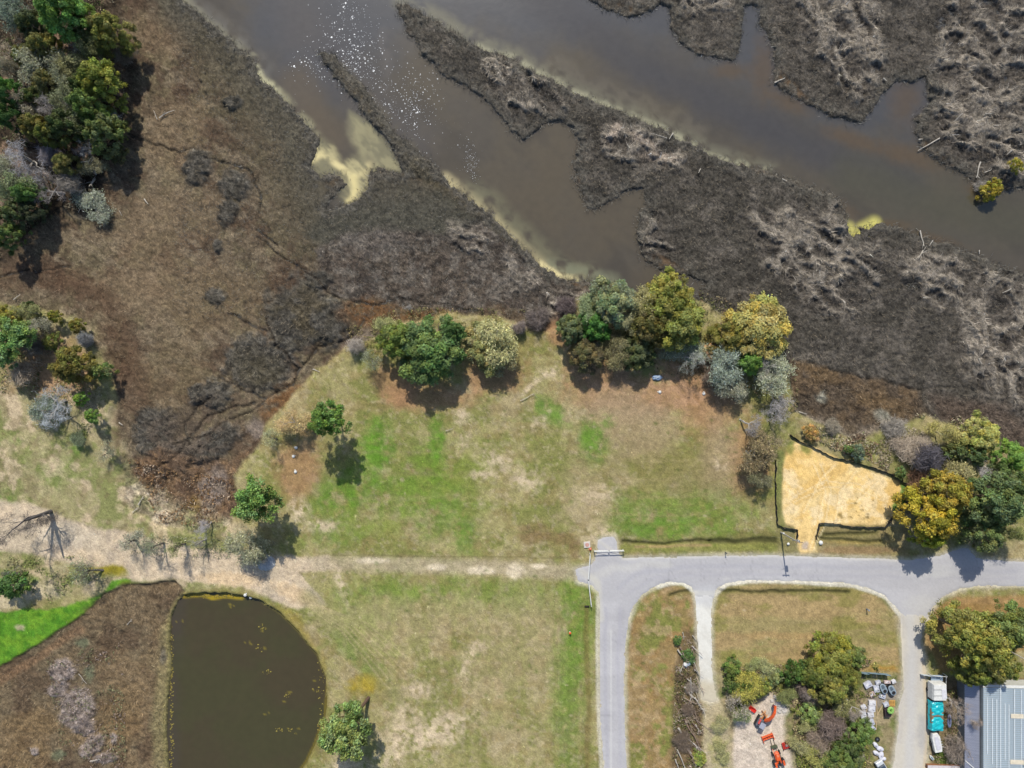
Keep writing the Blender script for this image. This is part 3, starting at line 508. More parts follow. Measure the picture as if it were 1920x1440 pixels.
road('gravel_road', GRAVEL, ZR - .014, .08, (212, 205, 192), pg_, 7)
# ------------------------------------------------------------------ standing reeds and rough grass (uncountable: one mesh each)
def blades(px, py, z, L, wd, az, tilt, col, name, label, cat, m_, two=False):
    n = len(px); x = (px - 960) * .1; y = (720 - py) * .1
    dx, dy = np.cos(az), np.sin(az); hx = np.sin(tilt) * L; hz = np.cos(tilt) * L
    b0 = np.stack([x - dy * wd, y + dx * wd, z - .05], -1); b1 = np.stack([x + dy * wd, y - dx * wd, z - .05], -1)
    t = np.stack([x + dx * hx, y + dy * hx, z + hz], -1)
    co = np.stack([b0, b1, t], 1).reshape(-1, 3); f = np.arange(3 * n).reshape(n, 3)
    return link(name, mesh_from(name, co, f, m_, np.repeat(col, 3, 0), 3), kind='stuff', label=label)
def gidx(px, py): return np.clip(np.searchsorted(gf.ay, py), 0, ny - 1), np.clip(np.searchsorted(gf.ax, px), 0, nx - 1)
M_blade = colmat('dry_blades', .1, 3, .8, .15, 0, .01)
rg = np.random.default_rng(21)
N = 600000; px = rg.uniform(-140, 2060, N); py = rg.uniform(-140, 1580, N); J, I = gidx(px, py)
T_ = gf.T[J, I]; zz = gf.Z[J, I]; keep = (rg.random(N) < T_ * .95) & (zz > -.35); px, py, J, I, T_, zz = px[keep], py[keep], J[keep], I[keep], T_[keep], zz[keep]
bc = gf.C[J, I]; n = len(px)
dirn = fbm(px, py, 34, 2, 3) * 14 + rg.normal(0, .7, n)
fold = np.zeros_like(gf.Z)
for w, m in FOLDW: fold[w] = np.maximum(fold[w], m)
fo = fold[J, I]
L = rg.uniform(.35, .95, n) * (.6 + .5 * T_) * (1 + .4 * fo); tilt = rg.uniform(.5, 1.35, n)
k = rg.lognormal(.05, .42, n)[:, None] * (1 + .35 * fo[:, None]); cb = np.clip(bc * k, .01, .6); straw = (rg.random(n) < .10 + .12 * fo)[:, None]
cb = np.where(straw, cb * .4 + S(176, 160, 136) * .6, cb)
blades(px, py, zz, L, rg.uniform(.02, .05, n), dirn, tilt, cb, 'marsh_grass', 'dead brown and grey marsh grass and matted reeds', None, M_blade)
# fringe leaning over the water's edge
N = 260000; px = rg.uniform(330, 1980, N); py = rg.uniform(-60, 600, N); J, I = gidx(px, py); zz = gf.Z[J, I]
g1 = np.abs(np.gradient(gf.Z, axis=0)) + np.abs(np.gradient(gf.Z, axis=1)); keep = (g1[J, I] > .05) & (zz > -.8); px, py, zz = px[keep], py[keep], zz[keep]; n = len(px)
c = np.where((rg.random(n) < .5)[:, None], S(132, 130, 124), S(92, 88, 80)) * rg.lognormal(0, .35, n)[:, None]
blades(px + rg.normal(0, 3.5, n), py + rg.normal(0, 3.5, n), np.full(n, -.25), rg.uniform(.4, 1.1, n), rg.uniform(.02, .045, n), rg.uniform(0, 6.28, n), rg.uniform(.3, 1.3, n), np.clip(c, .01, .6), 'shore_reeds', 'grey reed stems standing along the channel edges', None, M_blade)
# rough turf
N = 260000; px = rg.uniform(-60, 1980, N); py = rg.uniform(540, 1500, N); J, I = gidx(px, py); zz = gf.Z[J, I]
keep = (gf.T[J, I] < .4) & (gf.T[J, I] > .07) & (rs[J, I] < .4) & (rg.random(N) < .2 + .8 * sst(.42, .6, fbm(px, py, 24, 4, 10))); px, py, J, I, zz = px[keep], py[keep], J[keep], I[keep], zz[keep]; n = len(px)
c = gf.C[J, I] * rg.lognormal(-.08, .38, n)[:, None]; gr = (rg.random(n) < .22)[:, None]; c = np.where(gr, c * np.array([.8, 1.0, .6]), c)
blades(px, py, zz, rg.uniform(.08, .3, n), rg.uniform(.02, .045, n), rg.uniform(0, 6.28, n), rg.uniform(.2, 1.2, n), np.clip(c, .01, .6), 'grass', 'patchy dry and green turf blades in the field', None, M_blade)

# ------------------------------------------------------------------ trees
def leafmat(name, rough=.6):
    m, t, b = mat(name, rough, .25); at = nn(t, 'ShaderNodeAttribute', attribute_name='Col'); oi = nn(t, 'ShaderNodeObjectInfo')
    mx = nn(t, 'ShaderNodeVectorMath', operation='MULTIPLY'); t.links.new(at.outputs['Color'], mx.inputs[0]); t.links.new(oi.outputs['Color'], mx.inputs[1])
    t.links.new(mx.outputs[0], b.inputs['Base Color']); tr = nn(t, 'ShaderNodeBsdfTranslucent'); ms = nn(t, 'ShaderNodeMixShader'); ms.inputs[0].default_value = .3
    t.links.new(mx.outputs[0], tr.inputs[0]); t.links.new(b.outputs[0], ms.inputs[1]); t.links.new(tr.outputs[0], ms.inputs[2])
    t.links.new(ms.outputs[0], t.nodes['Material Output'].inputs[0]); return m
M_leaf = leafmat('foliage')
def barkmat(name):
    m, t, b = mat(name, .9, .1); oi = nn(t, 'ShaderNodeObjectInfo'); vary(t, b, oi.outputs['Color'], .25, 4); return m
M_bark = barkmat('bark')
def cards(c, nrm, sx, sy, colv, rr):
    n = len(c); nrm = nrm / (np.linalg.norm(nrm, axis=1, keepdims=True) + 1e-9); r_ = rr.normal(size=(n, 3)); u = np.cross(nrm, r_); u /= np.linalg.norm(u, axis=1, keepdims=True) + 1e-9
    v = np.cross(nrm, u); u = u * sx[:, None]; v = v * sy[:, None]
    co = np.stack([c - u - v * .3, c - v, c + u + v * .1, c + v], 1).reshape(-1, 3)
    return co, np.arange(4 * n).reshape(n, 4), np.repeat(colv, 4, 0)
def tube(path, rads, sides=4):
    P_ = [Vector(p) for p in path]; vs = []; fs = []
    for i, p in enumerate(P_):
        d = (P_[min(i + 1, len(P_) - 1)] - P_[max(i - 1, 0)]).normalized(); a_ = Vector((0, 0, 1)) if abs(d.z) < .9 else Vector((1, 0, 0)); u = d.cross(a_).normalized(); v = d.cross(u)
        for k in range(sides): an = 2 * PI * k / sides; vs.append(tuple(p + (u * math.cos(an) + v * math.sin(an)) * rads[i]))
    for i in range(len(P_) - 1):
        for k in range(sides): a_ = i * sides + k; b_ = i * sides + (k + 1) % sides; fs.append((a_, b_, b_ + sides, a_ + sides))
    return vs, fs
class TB:
    def __init__(s): s.v = []; s.f = []
    def add(s, vf): o = len(s.v); s.v += vf[0]; s.f += [tuple(i + o for i in f) for f in vf[1]]
    def mesh(s, name, m_): me = bpy.data.meshes.new(name); me.from_pydata(s.v, [], s.f); me.materials.append(m_); me.update(); return me
def branch(tb, p, d, L, r, depth, rr, out, spread=.7, up=.15, kids=3, wob=.25):
    n = 3; pts = [p]; q = Vector(p); dd = Vector(d).normalized()
    for i in range(n):
        dd = (dd + Vector((rr.uniform(-wob, wob), rr.uniform(-wob, wob), rr.uniform(-wob, wob) * .7 + up * .3))).normalized(); q = q + dd * (L / n); pts.append(tuple(q))
    r1 = r * .55 if depth else r * .3
    tb.add(tube(pts, [r + (r1 - r) * i / n for i in range(n + 1)], 4 if depth > 1 else 3)); out.append((tuple(q), tuple(dd), depth))
    if depth:
        for k in range(kids + (1 if depth > 2 else 0)):
            ax = dd.orthogonal().normalized(); ax.rotate(Matrix.Rotation(rr.uniform(0, 6.28), 3, dd)); nd = (dd + ax * rr.uniform(.5, 1.25) * spread * 1.3).normalized(); nd.z = nd.z * .7 + up * .4
            j = rr.choice([1, 2, 3, 3]); branch(tb, pts[j], nd, L * rr.uniform(.55, .8), r1 * rr.uniform(.7, .95), depth - 1, rr, out, spread, up, kids, wob)
def vecs(l): return np.array(l, float)
def tree_proto(kind, seed):
    """returns (crown mesh or None, trunk mesh); design size: crown radius 5 m, height 9 m (shrubs 2 m, 2.6 m)"""
    rr = random.Random(seed); rn = np.random.default_rng(seed); tb = TB(); C_ = []; N_ = []; SX = []; SY = []; CV = []
    def put(c, n, sx, sy, cv): C_.append(c); N_.append(n); SX.append(sx); SY.append(sy); CV.append(cv)
    def clump(cc, cr, n, size, flat=.75, hue=None, asp=1.0, jit=.9):
        tint = np.array(rr.choice([(1, 1, 1), (1.16, 1.05, .8), (.86, .97, .86), (1.06, 1.02, 1.2), (1.1, .98, .86), (.78, .86, .7)]))
        d = rn.normal(size=(n, 3)); d[:, 2] = np.abs(d[:, 2]) * 1.1 - .25; d /= np.linalg.norm(d, axis=1, keepdims=True); rad = cr * (rn.random(n) ** .45)[:, None]
        rad = rad * (1 + .25 * np.sin(d[:, :1] * 7 + cc[0]) * np.cos(d[:, 1:2] * 6 + cc[1]))
        p = np.array(cc) + d * rad * np.array([1, 1, flat]); h = (hue if hue is not None else 1.0) * rn.lognormal(0, .22, n)
        yel = rn.normal(0, .08, n); cv = np.stack([h * (1 + yel), h, h * (1 - yel * 1.5)], -1) * tint
        put(p, d + rn.normal(size=(n, 3)) * jit * .6 + np.array([0, 0, .35]), size * rn.uniform(.6, 1.3, n), size * asp * rn.uniform(.6, 1.3, n), cv)
    if kind == 'oak':
        tps = []; asym = rr.uniform(0, 6.28); K_ = 74
        branch(tb, (0, 0, 0), (rr.uniform(-.1, .1), rr.uniform(-.1, .1), 1), 3.0, .3, 4, rr, tps, .8, .2, 3)
        mr = max(math.hypot(t[0][0], t[0][1]) for t in tps); mz = max(t[0][2] for t in tps); tb.v = [(x * 5.0 / mr, y * 5.0 / mr, z * 8.7 / mz) for x, y, z in tb.v]
        for i in range(K_):
            a_ = i * 2.399 + rr.uniform(-.4, .4); q = math.sqrt((i + .5) / K_) * (1 + .16 * math.sin(2 * a_ + asym) + .1 * math.sin(5 * a_)); rad = 4.2 * q + rr.uniform(-.5, .6)
            z = 8.3 - 3.6 * q ** 2.2 + rr.uniform(-1.5, .6); cs = rr.uniform(.4, 1.15); clump((rad * math.cos(a_), rad * math.sin(a_), z), cs, int(300 * cs * cs + 60), .1, .75, rr.uniform(.66, 1.34), 2.1)
        for i in range(16):
            a_ = rr.uniform(0, 6.28); rad = rr.uniform(3.2, 4.9); clump((rad * math.cos(a_), rad * math.sin(a_), rr.uniform(2.6, 4.6)), rr.uniform(.4, .95), 110, .11, .7, rr.uniform(.6, 1.0))
    elif kind in ('moss', 'thin'):
        tips = []; branch(tb, (0, 0, 0), (rr.uniform(-.2, .2), rr.uniform(-.2, .2), 1), 2.6, .3, 4, rr, tips, 1.0, .12, 3, .3)
        mr = max(math.hypot(t[0][0], t[0][1]) for t in tips); mz = max(t[0][2] for t in tips); tb.v = [(x * 4.8 / mr, y * 4.8 / mr, z * 8.6 / mz) for x, y, z in tb.v]
        for p, d, dep in tips:
            if dep > 1: continue
            p = vecs([p[0] * 4.8 / mr, p[1] * 4.8 / mr, p[2] * 8.6 / mz]); n = (34 if dep == 0 else 18) if kind == 'moss' else (9 if dep == 0 else 3)
            q = p + rn.normal(size=(n, 3)) * np.array([.5, .5, .35]); h = rn.lognormal(0, .35, n) * rr.uniform(.7, 1.3); dr = rn.normal(size=(n, 3)) * .5 + np.array([0, 0, 1.])
            put(q, dr, rn.uniform(.035, .075, n), rn.uniform(.12, .38, n), np.stack([h * rn.uniform(.92, 1.08, n), h, h * rn.uniform(.8, 1.15, n)], -1))
    elif kind == 'pine':
        tb.add(tube([(0, 0, 0), (.1, 0, 3), (.05, .1, 6), (.2, 0, 8.6)], [.24, .2, .15, .05], 6))
        for i in range(80):
            q = rr.random() ** .6; a_ = rr.uniform(0, 6.28); z = rr.uniform(4.6, 8.8); mx_ = 4.8 * math.sqrt(max(.05, 1 - ((z - 6.0) / 3.1) ** 2)); rad = mx_ * q * (1 + .15 * math.sin(3 * a_ + seed))
            e_ = (rad * math.cos(a_), rad * math.sin(a_), z); tb.add(tube([(0.05, 0, z - 1.2), (e_[0] * .5, e_[1] * .5, z - .5), e_], [.07, .05, .02], 3))
            clump(e_, rr.uniform(.7, 1.2), 120, .13, .6, rr.uniform(.75, 1.3), 1.7, 1.4)
    elif kind in ('bare', 'bush'):
        s_ = 1 if kind == 'bare' else .55; tips = []
        stems = 1 if kind == 'bare' else 5
        for _ in range(stems):
            nb0 = len(tb.v); branch(tb, (rr.uniform(-.3, .3) * (stems > 1), rr.uniform(-.3, .3) * (stems > 1), 0), (rr.uniform(-.3, .3) * stems ** .5, rr.uniform(-.3, .3) * stems ** .5, 1), 3.0 * s_, .3 * s_, 5 if kind == 'bare' else 3, rr, tips, 1.05, .16, 2 if kind == 'bare' else 3, .3)
        R_, Z_ = (4.9, 8.6) if kind == 'bare' else (2.0, 2.5)
        mr = max(math.hypot(t[0][0], t[0][1]) for t in tips); mz = max(t[0][2] for t in tips); tb.v = [(x * R_ / mr, y * R_ / mr, max(z, 0) * Z_ / mz) for x, y, z in tb.v]
        for p, d, dep in tips:                                          # thin end twigs
            if dep > 1: continue
            p = vecs([p[0] * R_ / mr, p[1] * R_ / mr, p[2] * Z_ / mz]); n = 8 if kind == 'bare' else 10
            q = p + rn.normal(size=(n, 3)) * .22; h = rn.lognormal(0, .25, n); put(q, rn.normal(size=(n, 3)) + np.array([0, 0, 1.]), rn.uniform(.012, .024, n), rn.uniform(.25, .7, n), np.stack([h, h, h], -1))
    elif kind == 'shrub':
        for i in range(5): a_ = rr.uniform(0, 6.28); tb.add(tube([(0, 0, 0), (.5 * math.cos(a_), .5 * math.sin(a_), 1), (1.1 * math.cos(a_), 1.1 * math.sin(a_), 1.9)], [.07, .05, .02], 3))
        for i in range(22):
            a_ = i * 2.399; q = math.sqrt((i + .5) / 22); rad = 1.65 * q * (1 + .2 * math.sin(2 * a_ + seed)); clump((rad * math.cos(a_), rad * math.sin(a_), 2.2 - 1.1 * q * q + rr.uniform(-.3, .2)), rr.uniform(.35, .6), 130, .085, .8, rr.uniform(.7, 1.3), 1.3)
    crown = None
    if C_:
        co, f, cv = cards(np.concatenate(C_), np.concatenate(N_), np.concatenate(SX), np.concatenate(SY), np.concatenate(CV), rn)
        crown = mesh_from(kind + '_crown', co, f, M_leaf, cv, 4)
    return crown, tb.mesh(kind + '_trunk', M_bark)
NV = dict(thin=4, oak=4, moss=4, pine=3, bare=4, bush=3, shrub=4)
PROTO = {k: [tree_proto(k, 100 + 17 * i + len(k)) for i in range(n)] for k, n in NV.items()}
UNIT = dict(thin=(5, 9), oak=(5, 9), moss=(5, 9), pine=(5, 9), bare=(5, 9), bush=(2, 2.6), shrub=(2, 2.6))
NAME = dict(thin='thin_tree', oak='oak_tree', moss='mossy_tree', pine='pine_tree', bare='bare_tree', bush='bare_bush', shrub='shrub')
CAT = dict(thin='tree', oak='tree', moss='tree', pine='tree', bare='tree', bush='bush', shrub='shrub')
BARKC = dict(thin=(120, 112, 104), oak=(116, 104, 90), moss=(190, 184, 168), pine=(104, 84, 72), bare=(184, 178, 172), bush=(140, 126, 116), shrub=(110, 96, 80))
tcount = 0
def tree(px, py, r, h, kind, col, label, group=None, base=None, bark=None, stem=.15):
    global tcount; tcount += 1; zc = h * .72
    k = 1 - zc / H; x, y = G(px, py, zc)
    if base: x, y = P(*base)
    rad = r * .1 * k; U = UNIT[kind]; cm, tm = PROTO[kind][tcount % NV[kind]]
    root = empty(NAME[kind], label, CAT[kind], (x, y, zat(x, y) - .05), R.uniform(0, 6.28) if not base else 0, group)
    sx = rad / U[0]; root.scale = (sx * R.uniform(.93, 1.07), sx * R.uniform(.93, 1.07), h / U[1])
    bc_ = S(*(bark or BARKC[kind]))
    tr = link('trunk', tm, root); tr.color = (*bc_, 1)
    if cm:
        cr = link('crown' if kind not in ('bare', 'bush') else 'twigs', cm, root); c_ = S(*col); sat_ = .74 if c_[1] > 1.25 * c_[0] else .88; c_ = (c_ * sat_ + c_.mean() * (1 - sat_)) * 1.45; cr.color = (*c_, 1)
    if base:                                            # crown leans away from the stem foot
        cx, cy = G(px, py, zc); root.rotation_mode = 'QUATERNION'; root.rotation_quaternion = Vector((cx - x, cy - y, zc)).to_track_quat('Z', 'Y')
        st = TB(); st.add(tube([(0, 0, -.3), (0, 0, U[1] * .35), (.02, 0, U[1] * .66)], [stem / sx * 1.15, stem / sx * .85, stem / sx * .4], 8)); so = link('lower_trunk', st.mesh('lower_trunk', M_bark), root); so.color = (*bc_, 1)
    return root
DG, OG, YG, BG, GR, PG = (84, 98, 48), (128, 128, 62), (158, 152, 58), (106, 158, 48), (128, 136, 108), (176, 170, 122)
g1_ = 'trees of the north-west wood'
TREES = [
 (22,20,34,10,'moss',(112,130,108),'blue-green mossy tree in the top left corner of the wood',g1_),(112,22,44,13,'oak',(112,160,50),'tall bright green crown at the top edge of the wood',g1_),
 (62,45,30,9,'oak',DG,'dark green crown just left of the tall bright green one',g1_),(198,55,36,10,'oak',(138,136,60),'olive yellow crown at the top right edge of the wood',g1_),(192,78,24,7,'oak',(110,122,66),'small olive crown overlapping the wood edge beside bare mud',g1_),
 (14,100,28,7,'bare',(188,170,142),'tan leafless tree at the left edge of the picture, high in the wood',g1_),(80,86,28,9,'oak',OG,'olive crown below the tall bright green crown',g1_),(80,118,38,9,'moss',(136,138,112),'wide grey green mossy crown in the middle of the upper wood',g1_),
 (140,115,26,8,'moss',(150,148,98),'pale olive crown beside the grey mossy one',g1_),(182,150,40,10,'oak',(142,150,54),'large yellow green crown on the right edge of the wood',g1_),(86,155,28,8,'oak',(124,122,70),'muted olive crown left of the large yellow green one',g1_),
 (6,165,26,10,'oak',(88,138,44),'bright green crown cut by the left picture edge',g1_),(10,212,24,9,'oak',(84,126,46),'green crown below the bright green one at the left edge',g1_),(82,200,34,9,'bare',(160,152,146),'pale grey leafless tree in the middle of the wood',g1_),
 (120,180,26,8,'moss',(132,138,100),'grey green crown right of the pale leafless tree',g1_),(158,198,32,10,'oak',(112,138,50),'mid green crown near the right side of the wood',g1_),(116,235,32,10,'oak',(80,96,40),'darkest green crown low in the wood',g1_),
 (60,238,26,8,'oak',(134,128,62),'yellow olive crown left of the darkest crown',g1_),(205,205,20,6,'bare',(146,146,152),'small dark bluish bare tree at the wood edge',g1_),(190,245,36,9,'oak',(114,128,58),'olive green crown at the lower right corner of the wood',g1_),
 (150,160,22,8,'oak',(96,112,50),'dark olive crown squeezed between two yellow green ones',g1_),(28,285,46,9,'bare',(158,156,160),'large grey leafless tree with spreading limbs at the left edge',g1_),(92,288,20,5,'bush',(146,140,146),'round mauve grey leafless bush below the woods',g1_),
 (160,268,22,6,'bare',(150,150,150),'grey bare tree under the olive corner crown',g1_),(122,308,24,6,'oak',(122,120,62),'small olive crown on the lower slope of the wood',g1_),(14,350,34,9,'moss',(120,134,84),'grey green crown at the left edge low in the wood',g1_),
 (46,362,22,8,'oak',(98,138,48),'small bright green crown beside the grey green one',g1_),(95,352,30,6,'bare',(138,130,128),'grey brown leafless tree at the bottom of the wood',g1_),(130,342,22,5,'bush',(150,142,132),'low grey thicket at the lower right of the wood',g1_),
 (140,95,20,7,'bare',(150,146,146),'thin grey bare tree between crowns in the upper wood',g1_),(8,442,26,8,'oak',(100,124,50),'lowest green crown at the left picture edge above the marsh',g1_),(172,392,32,2.4,'moss',(138,144,126),'low grey moss covered bush out on the marsh below the wood',g1_),
 (60,395,26,6,'oak',(70,80,46),'dark low crown at the lower tip of the wood',g1_),(30,15,20,8,'bare',(150,150,150),'bare grey tree among the top left crowns',g1_),(215,285,16,4,'shrub',(90,92,56),'dark shrub on the marsh edge under the corner crown',g1_),(225,100,18,5,'bush',(120,112,98),'small brown bush between the wood and the mud',g1_)]
g2_ = 'trees of the west clump'
TREES += [(45,105,24,7,'oak',(118,122,64),'small olive crown by the tan leafless tree, upper wood',g1_),(110,150,24,8,'moss',(138,142,110),'grey green crown left of the large yellow green one',g1_),(40,190,24,7,'moss',(146,140,118),'tan grey crown left of the pale leafless tree',g1_),(58,215,20,6,'bare',(164,156,148),'small pale bare tree beside the open tan slope',g1_),
 (88,250,24,8,'oak',(120,126,54),'yellow olive crown between bush and darkest crown',g1_),(150,232,24,8,'moss',(126,134,96),'grey green crown right of the darkest crown',g1_),(215,240,18,6,'oak',(116,126,56),'outermost small olive crown on the mud side',g1_),(10,130,20,7,'moss',(132,126,104),'brown grey crown at the left edge above the bright green one',g1_),
 (165,90,24,8,'moss',(130,134,84),'grey olive crown under the top right olive one',g1_),(70,330,24,6,'bare',(150,144,140),'grey bare tree on the lower slope left side',g1_),(0,310,24,7,'moss',(136,138,112),'grey mossy crown cut by the left edge under the large bare tree',g1_),(20,400,24,7,'oak',(100,116,56),'green olive crown at the left edge near the bottom of the wood',g1_),
 (65,180,20,7,'oak',(104,118,50),'small green olive crown left of the wood centre',g1_),(155,55,26,8,'oak',(92,110,46),'deep green crown between bright green and olive ones at the top',g1_),(140,20,26,10,'oak',(132,160,50),'yellow green crown joined to the tall bright green one',g1_),(178,315,20,4,'moss',(132,128,96),'low olive grey growth beside the curled dead tree',g1_)]
TREES += [(12,592,22,6,'oak',YG,'yellow green crown at the left edge, top of the west clump',g2_),(45,584,22,6,'moss',(142,144,92),'olive grey crown at the top of the west clump',g2_),(52,572,10,5,'shrub',(92,112,50),'small dark green bush at the very top of the west clump',g2_),
 (26,632,34,8,'pine',(126,164,74),'large fresh green crown at the left edge of the west clump',g2_),(12,665,22,7,'pine',(120,158,88),'smaller fresh green crown at the left edge below the large one',g2_),(62,612,28,6,'moss',(148,146,124),'sparse grey mossy crown right of the fresh green one',g2_),
 (102,594,13,4,'shrub',(142,142,48),'small yellow green bush, upper one of two near the mud',g2_),(141,610,15,4,'shrub',(134,128,48),'yellow olive bush nearest the mud in the west clump',g2_),(132,684,38,8,'oak',(122,116,46),'dark mustard green crown with a long dark shadow',g2_),
 (186,696,20,6,'shrub',(118,140,64),'green bush right of the mustard crown, beside the marsh',g2_),(40,700,30,4,'bush',(184,166,142),'tan leafless bush at the left edge of the west clump',g2_),(94,752,52,7,'bare',(166,172,178),'wide blue grey leafless tree with fine branches',g2_),
 (88,760,34,4,'moss',(116,132,112),'mossy crown tangled with the blue grey leafless tree',g2_),(151,748,13,5,'shrub',(140,184,48),'vivid lime green bush, upper one of two beside the leafless tree',g2_),(171,781,14,5,'shrub',(136,178,60),'vivid lime green bush, lower one of two beside the leafless tree',g2_),
 (190,848,24,5,'thin',(146,146,116),'pale mossy tree on its own by the marsh with a dark slim shadow',g2_),(155,635,16,4,'bush',(150,150,150),'little white grey thicket between the yellow bushes and the mud',g2_),(98,640,18,3,'shrub',(120,128,58),'low green bush between tan ground and mustard crown',g2_),(150,825,18,3,'moss',(122,136,96),'low grey green growth beneath the lime bushes',g2_),(60,650,22,5,'bush',(116,112,104),'dark leafless bush in the shade of the fresh green crown',g2_)]
g3_ = 'small trees along the sandy track'
TREES += [(120,1068,34,7,'thin',(128,138,106),'wide leaning mossy tree at the bank above the bright green grass',g3_,(196,1068)),(245,1016,26,7,'thin',(148,150,128),'first thin grey tree from the left on the sandy track',g3_,(256,1009)),
 (283,1026,24,8,'thin',(138,144,112),'second thin tree from the left on the track with forked trunk',g3_,(310,1016)),(328,1026,20,8,'thin',(128,140,72),'greenest of the thin trees on the track above the pond',g3_,(350,1018)),(366,1022,18,7,'bare',(150,148,140),'fourth thin tree from the left, nearly leafless, above the pond',g3_,(388,1010)),
 (382,985,26,5,'bare',(166,162,166),'grey leafless tree over the dark wet hollow north of the pond',g3_),(452,1022,40,7,'moss',(156,156,124),'broad grey green mossy tree beside the track below the pine',g3_),(478,1046,18,4,'bush',(172,168,160),'pale bush at the foot of the broad mossy tree',g3_),(20,1098,30,5,'shrub',(86,126,48),'dark green bush at the left edge near the bright grass',g3_),(14,1080,26,4,'bare',(110,104,96),'dark leafless tree at the left edge above the bright grass',g3_)]
g4_ = 'trees on the park lawn by the marsh'
TREES += [(484,936,42,12,'pine',(122,162,66),'round green pine by itself at the marsh corner of the lawn',g4_),(617,784,34,12,'pine',(116,160,54),'bright green pine beside the orange tan tree',g4_),(560,800,40,7,'bare',(206,172,116),'orange tan leafless tree left of the bright pine',g4_),(556,792,34,5,'moss',(182,160,108),'straw coloured mossy crown within the orange tan tree',g4_),
 (506,826,20,6,'thin',(158,162,122),'small pale conical tree with a round dark shadow on bare soil',g4_),(644,1372,46,13,'pine',(138,164,78),'yellow green pine with leaning trunk at the pond corner',g4_,(692,1306)),(690,672,22,6,'thin',(142,148,116),'slim grey tree with a narrow dark shadow west of the big oak',g4_),
 (722,610,26,6,'moss',(156,158,100),'light olive tree at the marsh edge north-west of the big oak',g4_),(765,583,14,6,'bare',(170,164,158),'thin white grey dead tree standing in the marsh edge mud',g4_),(745,640,36,8,'oak',(122,142,40),'yellow green left lobe of the big oak group',g4_),(806,655,60,9,'oak',(102,134,56),'biggest dark green oak on the marsh edge of the lawn',g4_),(848,625,24,8,'oak',(88,124,52),'dark green crown at the top right of the big oak',g4_),
 (925,632,52,8,'moss',(180,176,118),'large pale straw green oak with radiating limbs',g4_),(918,650,46,6,'oak',(150,146,92),'olive lower crown under the pale straw green oak',g4_),(1010,600,24,3,'bush',(124,112,106),'purple brown bush at the head of the lawn by the channel',g4_),(975,612,16,3,'bush',(150,136,128),'tan brown bush right of the pale oak',g4_),(665,650,18,3,'bush',(182,172,160),'pale low bush between lawn and marsh west of the slim grey tree',g4_),(660,1345,16,9,'oak',(120,150,62),'small green crown above the yellow green pine',g4_)]
g5_ = 'trees on the channel shore of the empty lot'
TREES += [(1150,566,42,8,'oak',(134,146,104),'grey green crown at the channel corner of the lot',g5_),(1106,586,28,7,'moss',(134,148,104),'grey green crown left of the lot corner',g5_),(1072,618,26,7,'oak',(112,128,72),'green crown at the far left of the shore row',g5_),(1112,612,28,7,'oak',(86,142,44),'bright deep green crown in the left of the shore row',g5_),
 (1192,572,34,8,'moss',(162,156,102),'pale olive crown between grey green and yellow green ones',g5_),(1258,562,46,9,'oak',(146,146,58),'large yellow green crown touching the water',g5_),(1276,606,44,9,'oak',(138,144,64),'yellow green crown just below the one touching the water',g5_),(1220,612,34,9,'oak',(112,106,52),'dark mustard olive crown in the middle of the shore row',g5_),
 (1100,662,34,6,'oak',(112,104,66),'brown olive crown at the lawn side, left one',g5_),(1156,655,32,6,'moss',(128,122,82),'brown olive mossy crown at the lawn side, middle one',g5_),(1196,660,30,6,'oak',(98,110,56),'dark olive crown at the lawn side, right one',g5_),(1180,615,26,7,'moss',(146,144,104),'silvery olive crown in the heart of the shore row',g5_),
 (1278,656,44,7,'bare',(168,172,160),'big silver grey leafless oak with fanning limbs',g5_),(1284,660,36,5,'moss',(144,152,126),'moss grey crown tangled in the silver leafless oak',g5_),(1425,618,56,8,'oak',(172,162,84),'huge golden green round crown on the marsh side',g5_),(1372,632,34,7,'oak',(134,126,54),'mustard crown left of the huge golden one',g5_),
 (1360,672,40,7,'moss',(142,154,138),'blue grey mossy crown below the mustard one',g5_),(1408,682,22,7,'oak',(120,164,46),'small lime green crown between grey mossy ones',g5_),(1452,712,40,6,'moss',(160,164,136),'pale grey green mossy crown at the marsh edge below the golden one',g5_),(1446,690,34,6,'bare',(182,176,168),'white limbed leafless tree at the marsh edge',g5_),
 (1380,728,30,5,'moss',(152,152,128),'pale mossy crown beside the lot boundary bend',g5_),(1456,776,48,6,'bare',(166,160,156),'wide grey leafless tree at the corner of the lot',g5_),(1398,788,38,5,'bare',(150,144,142),'grey leafless tree in deep shade at the lot side',g5_),(1412,850,40,6,'moss',(140,124,88),'brown olive tree on the east side of the lot',g5_),
 (1452,830,24,5,'thin',(146,132,100),'thin brown tree left of the silt fence corner',g5_),(1430,900,22,5,'moss',(118,116,84),'dark small tree on the east side of the lot',g5_),(1340,700,20,3,'bush',(150,130,112),'brown bush under the grey mossy crowns',g5_),(1330,660,18,4,'shrub',(192,160,116),'tan dry shrub between silver oak and mossy crown',g5_),(1060,575,22,3,'bush',(112,98,96),'dark purple bush at the water corner left of the shore row',g5_)]
g6_ = 'trees east of the sand lot'
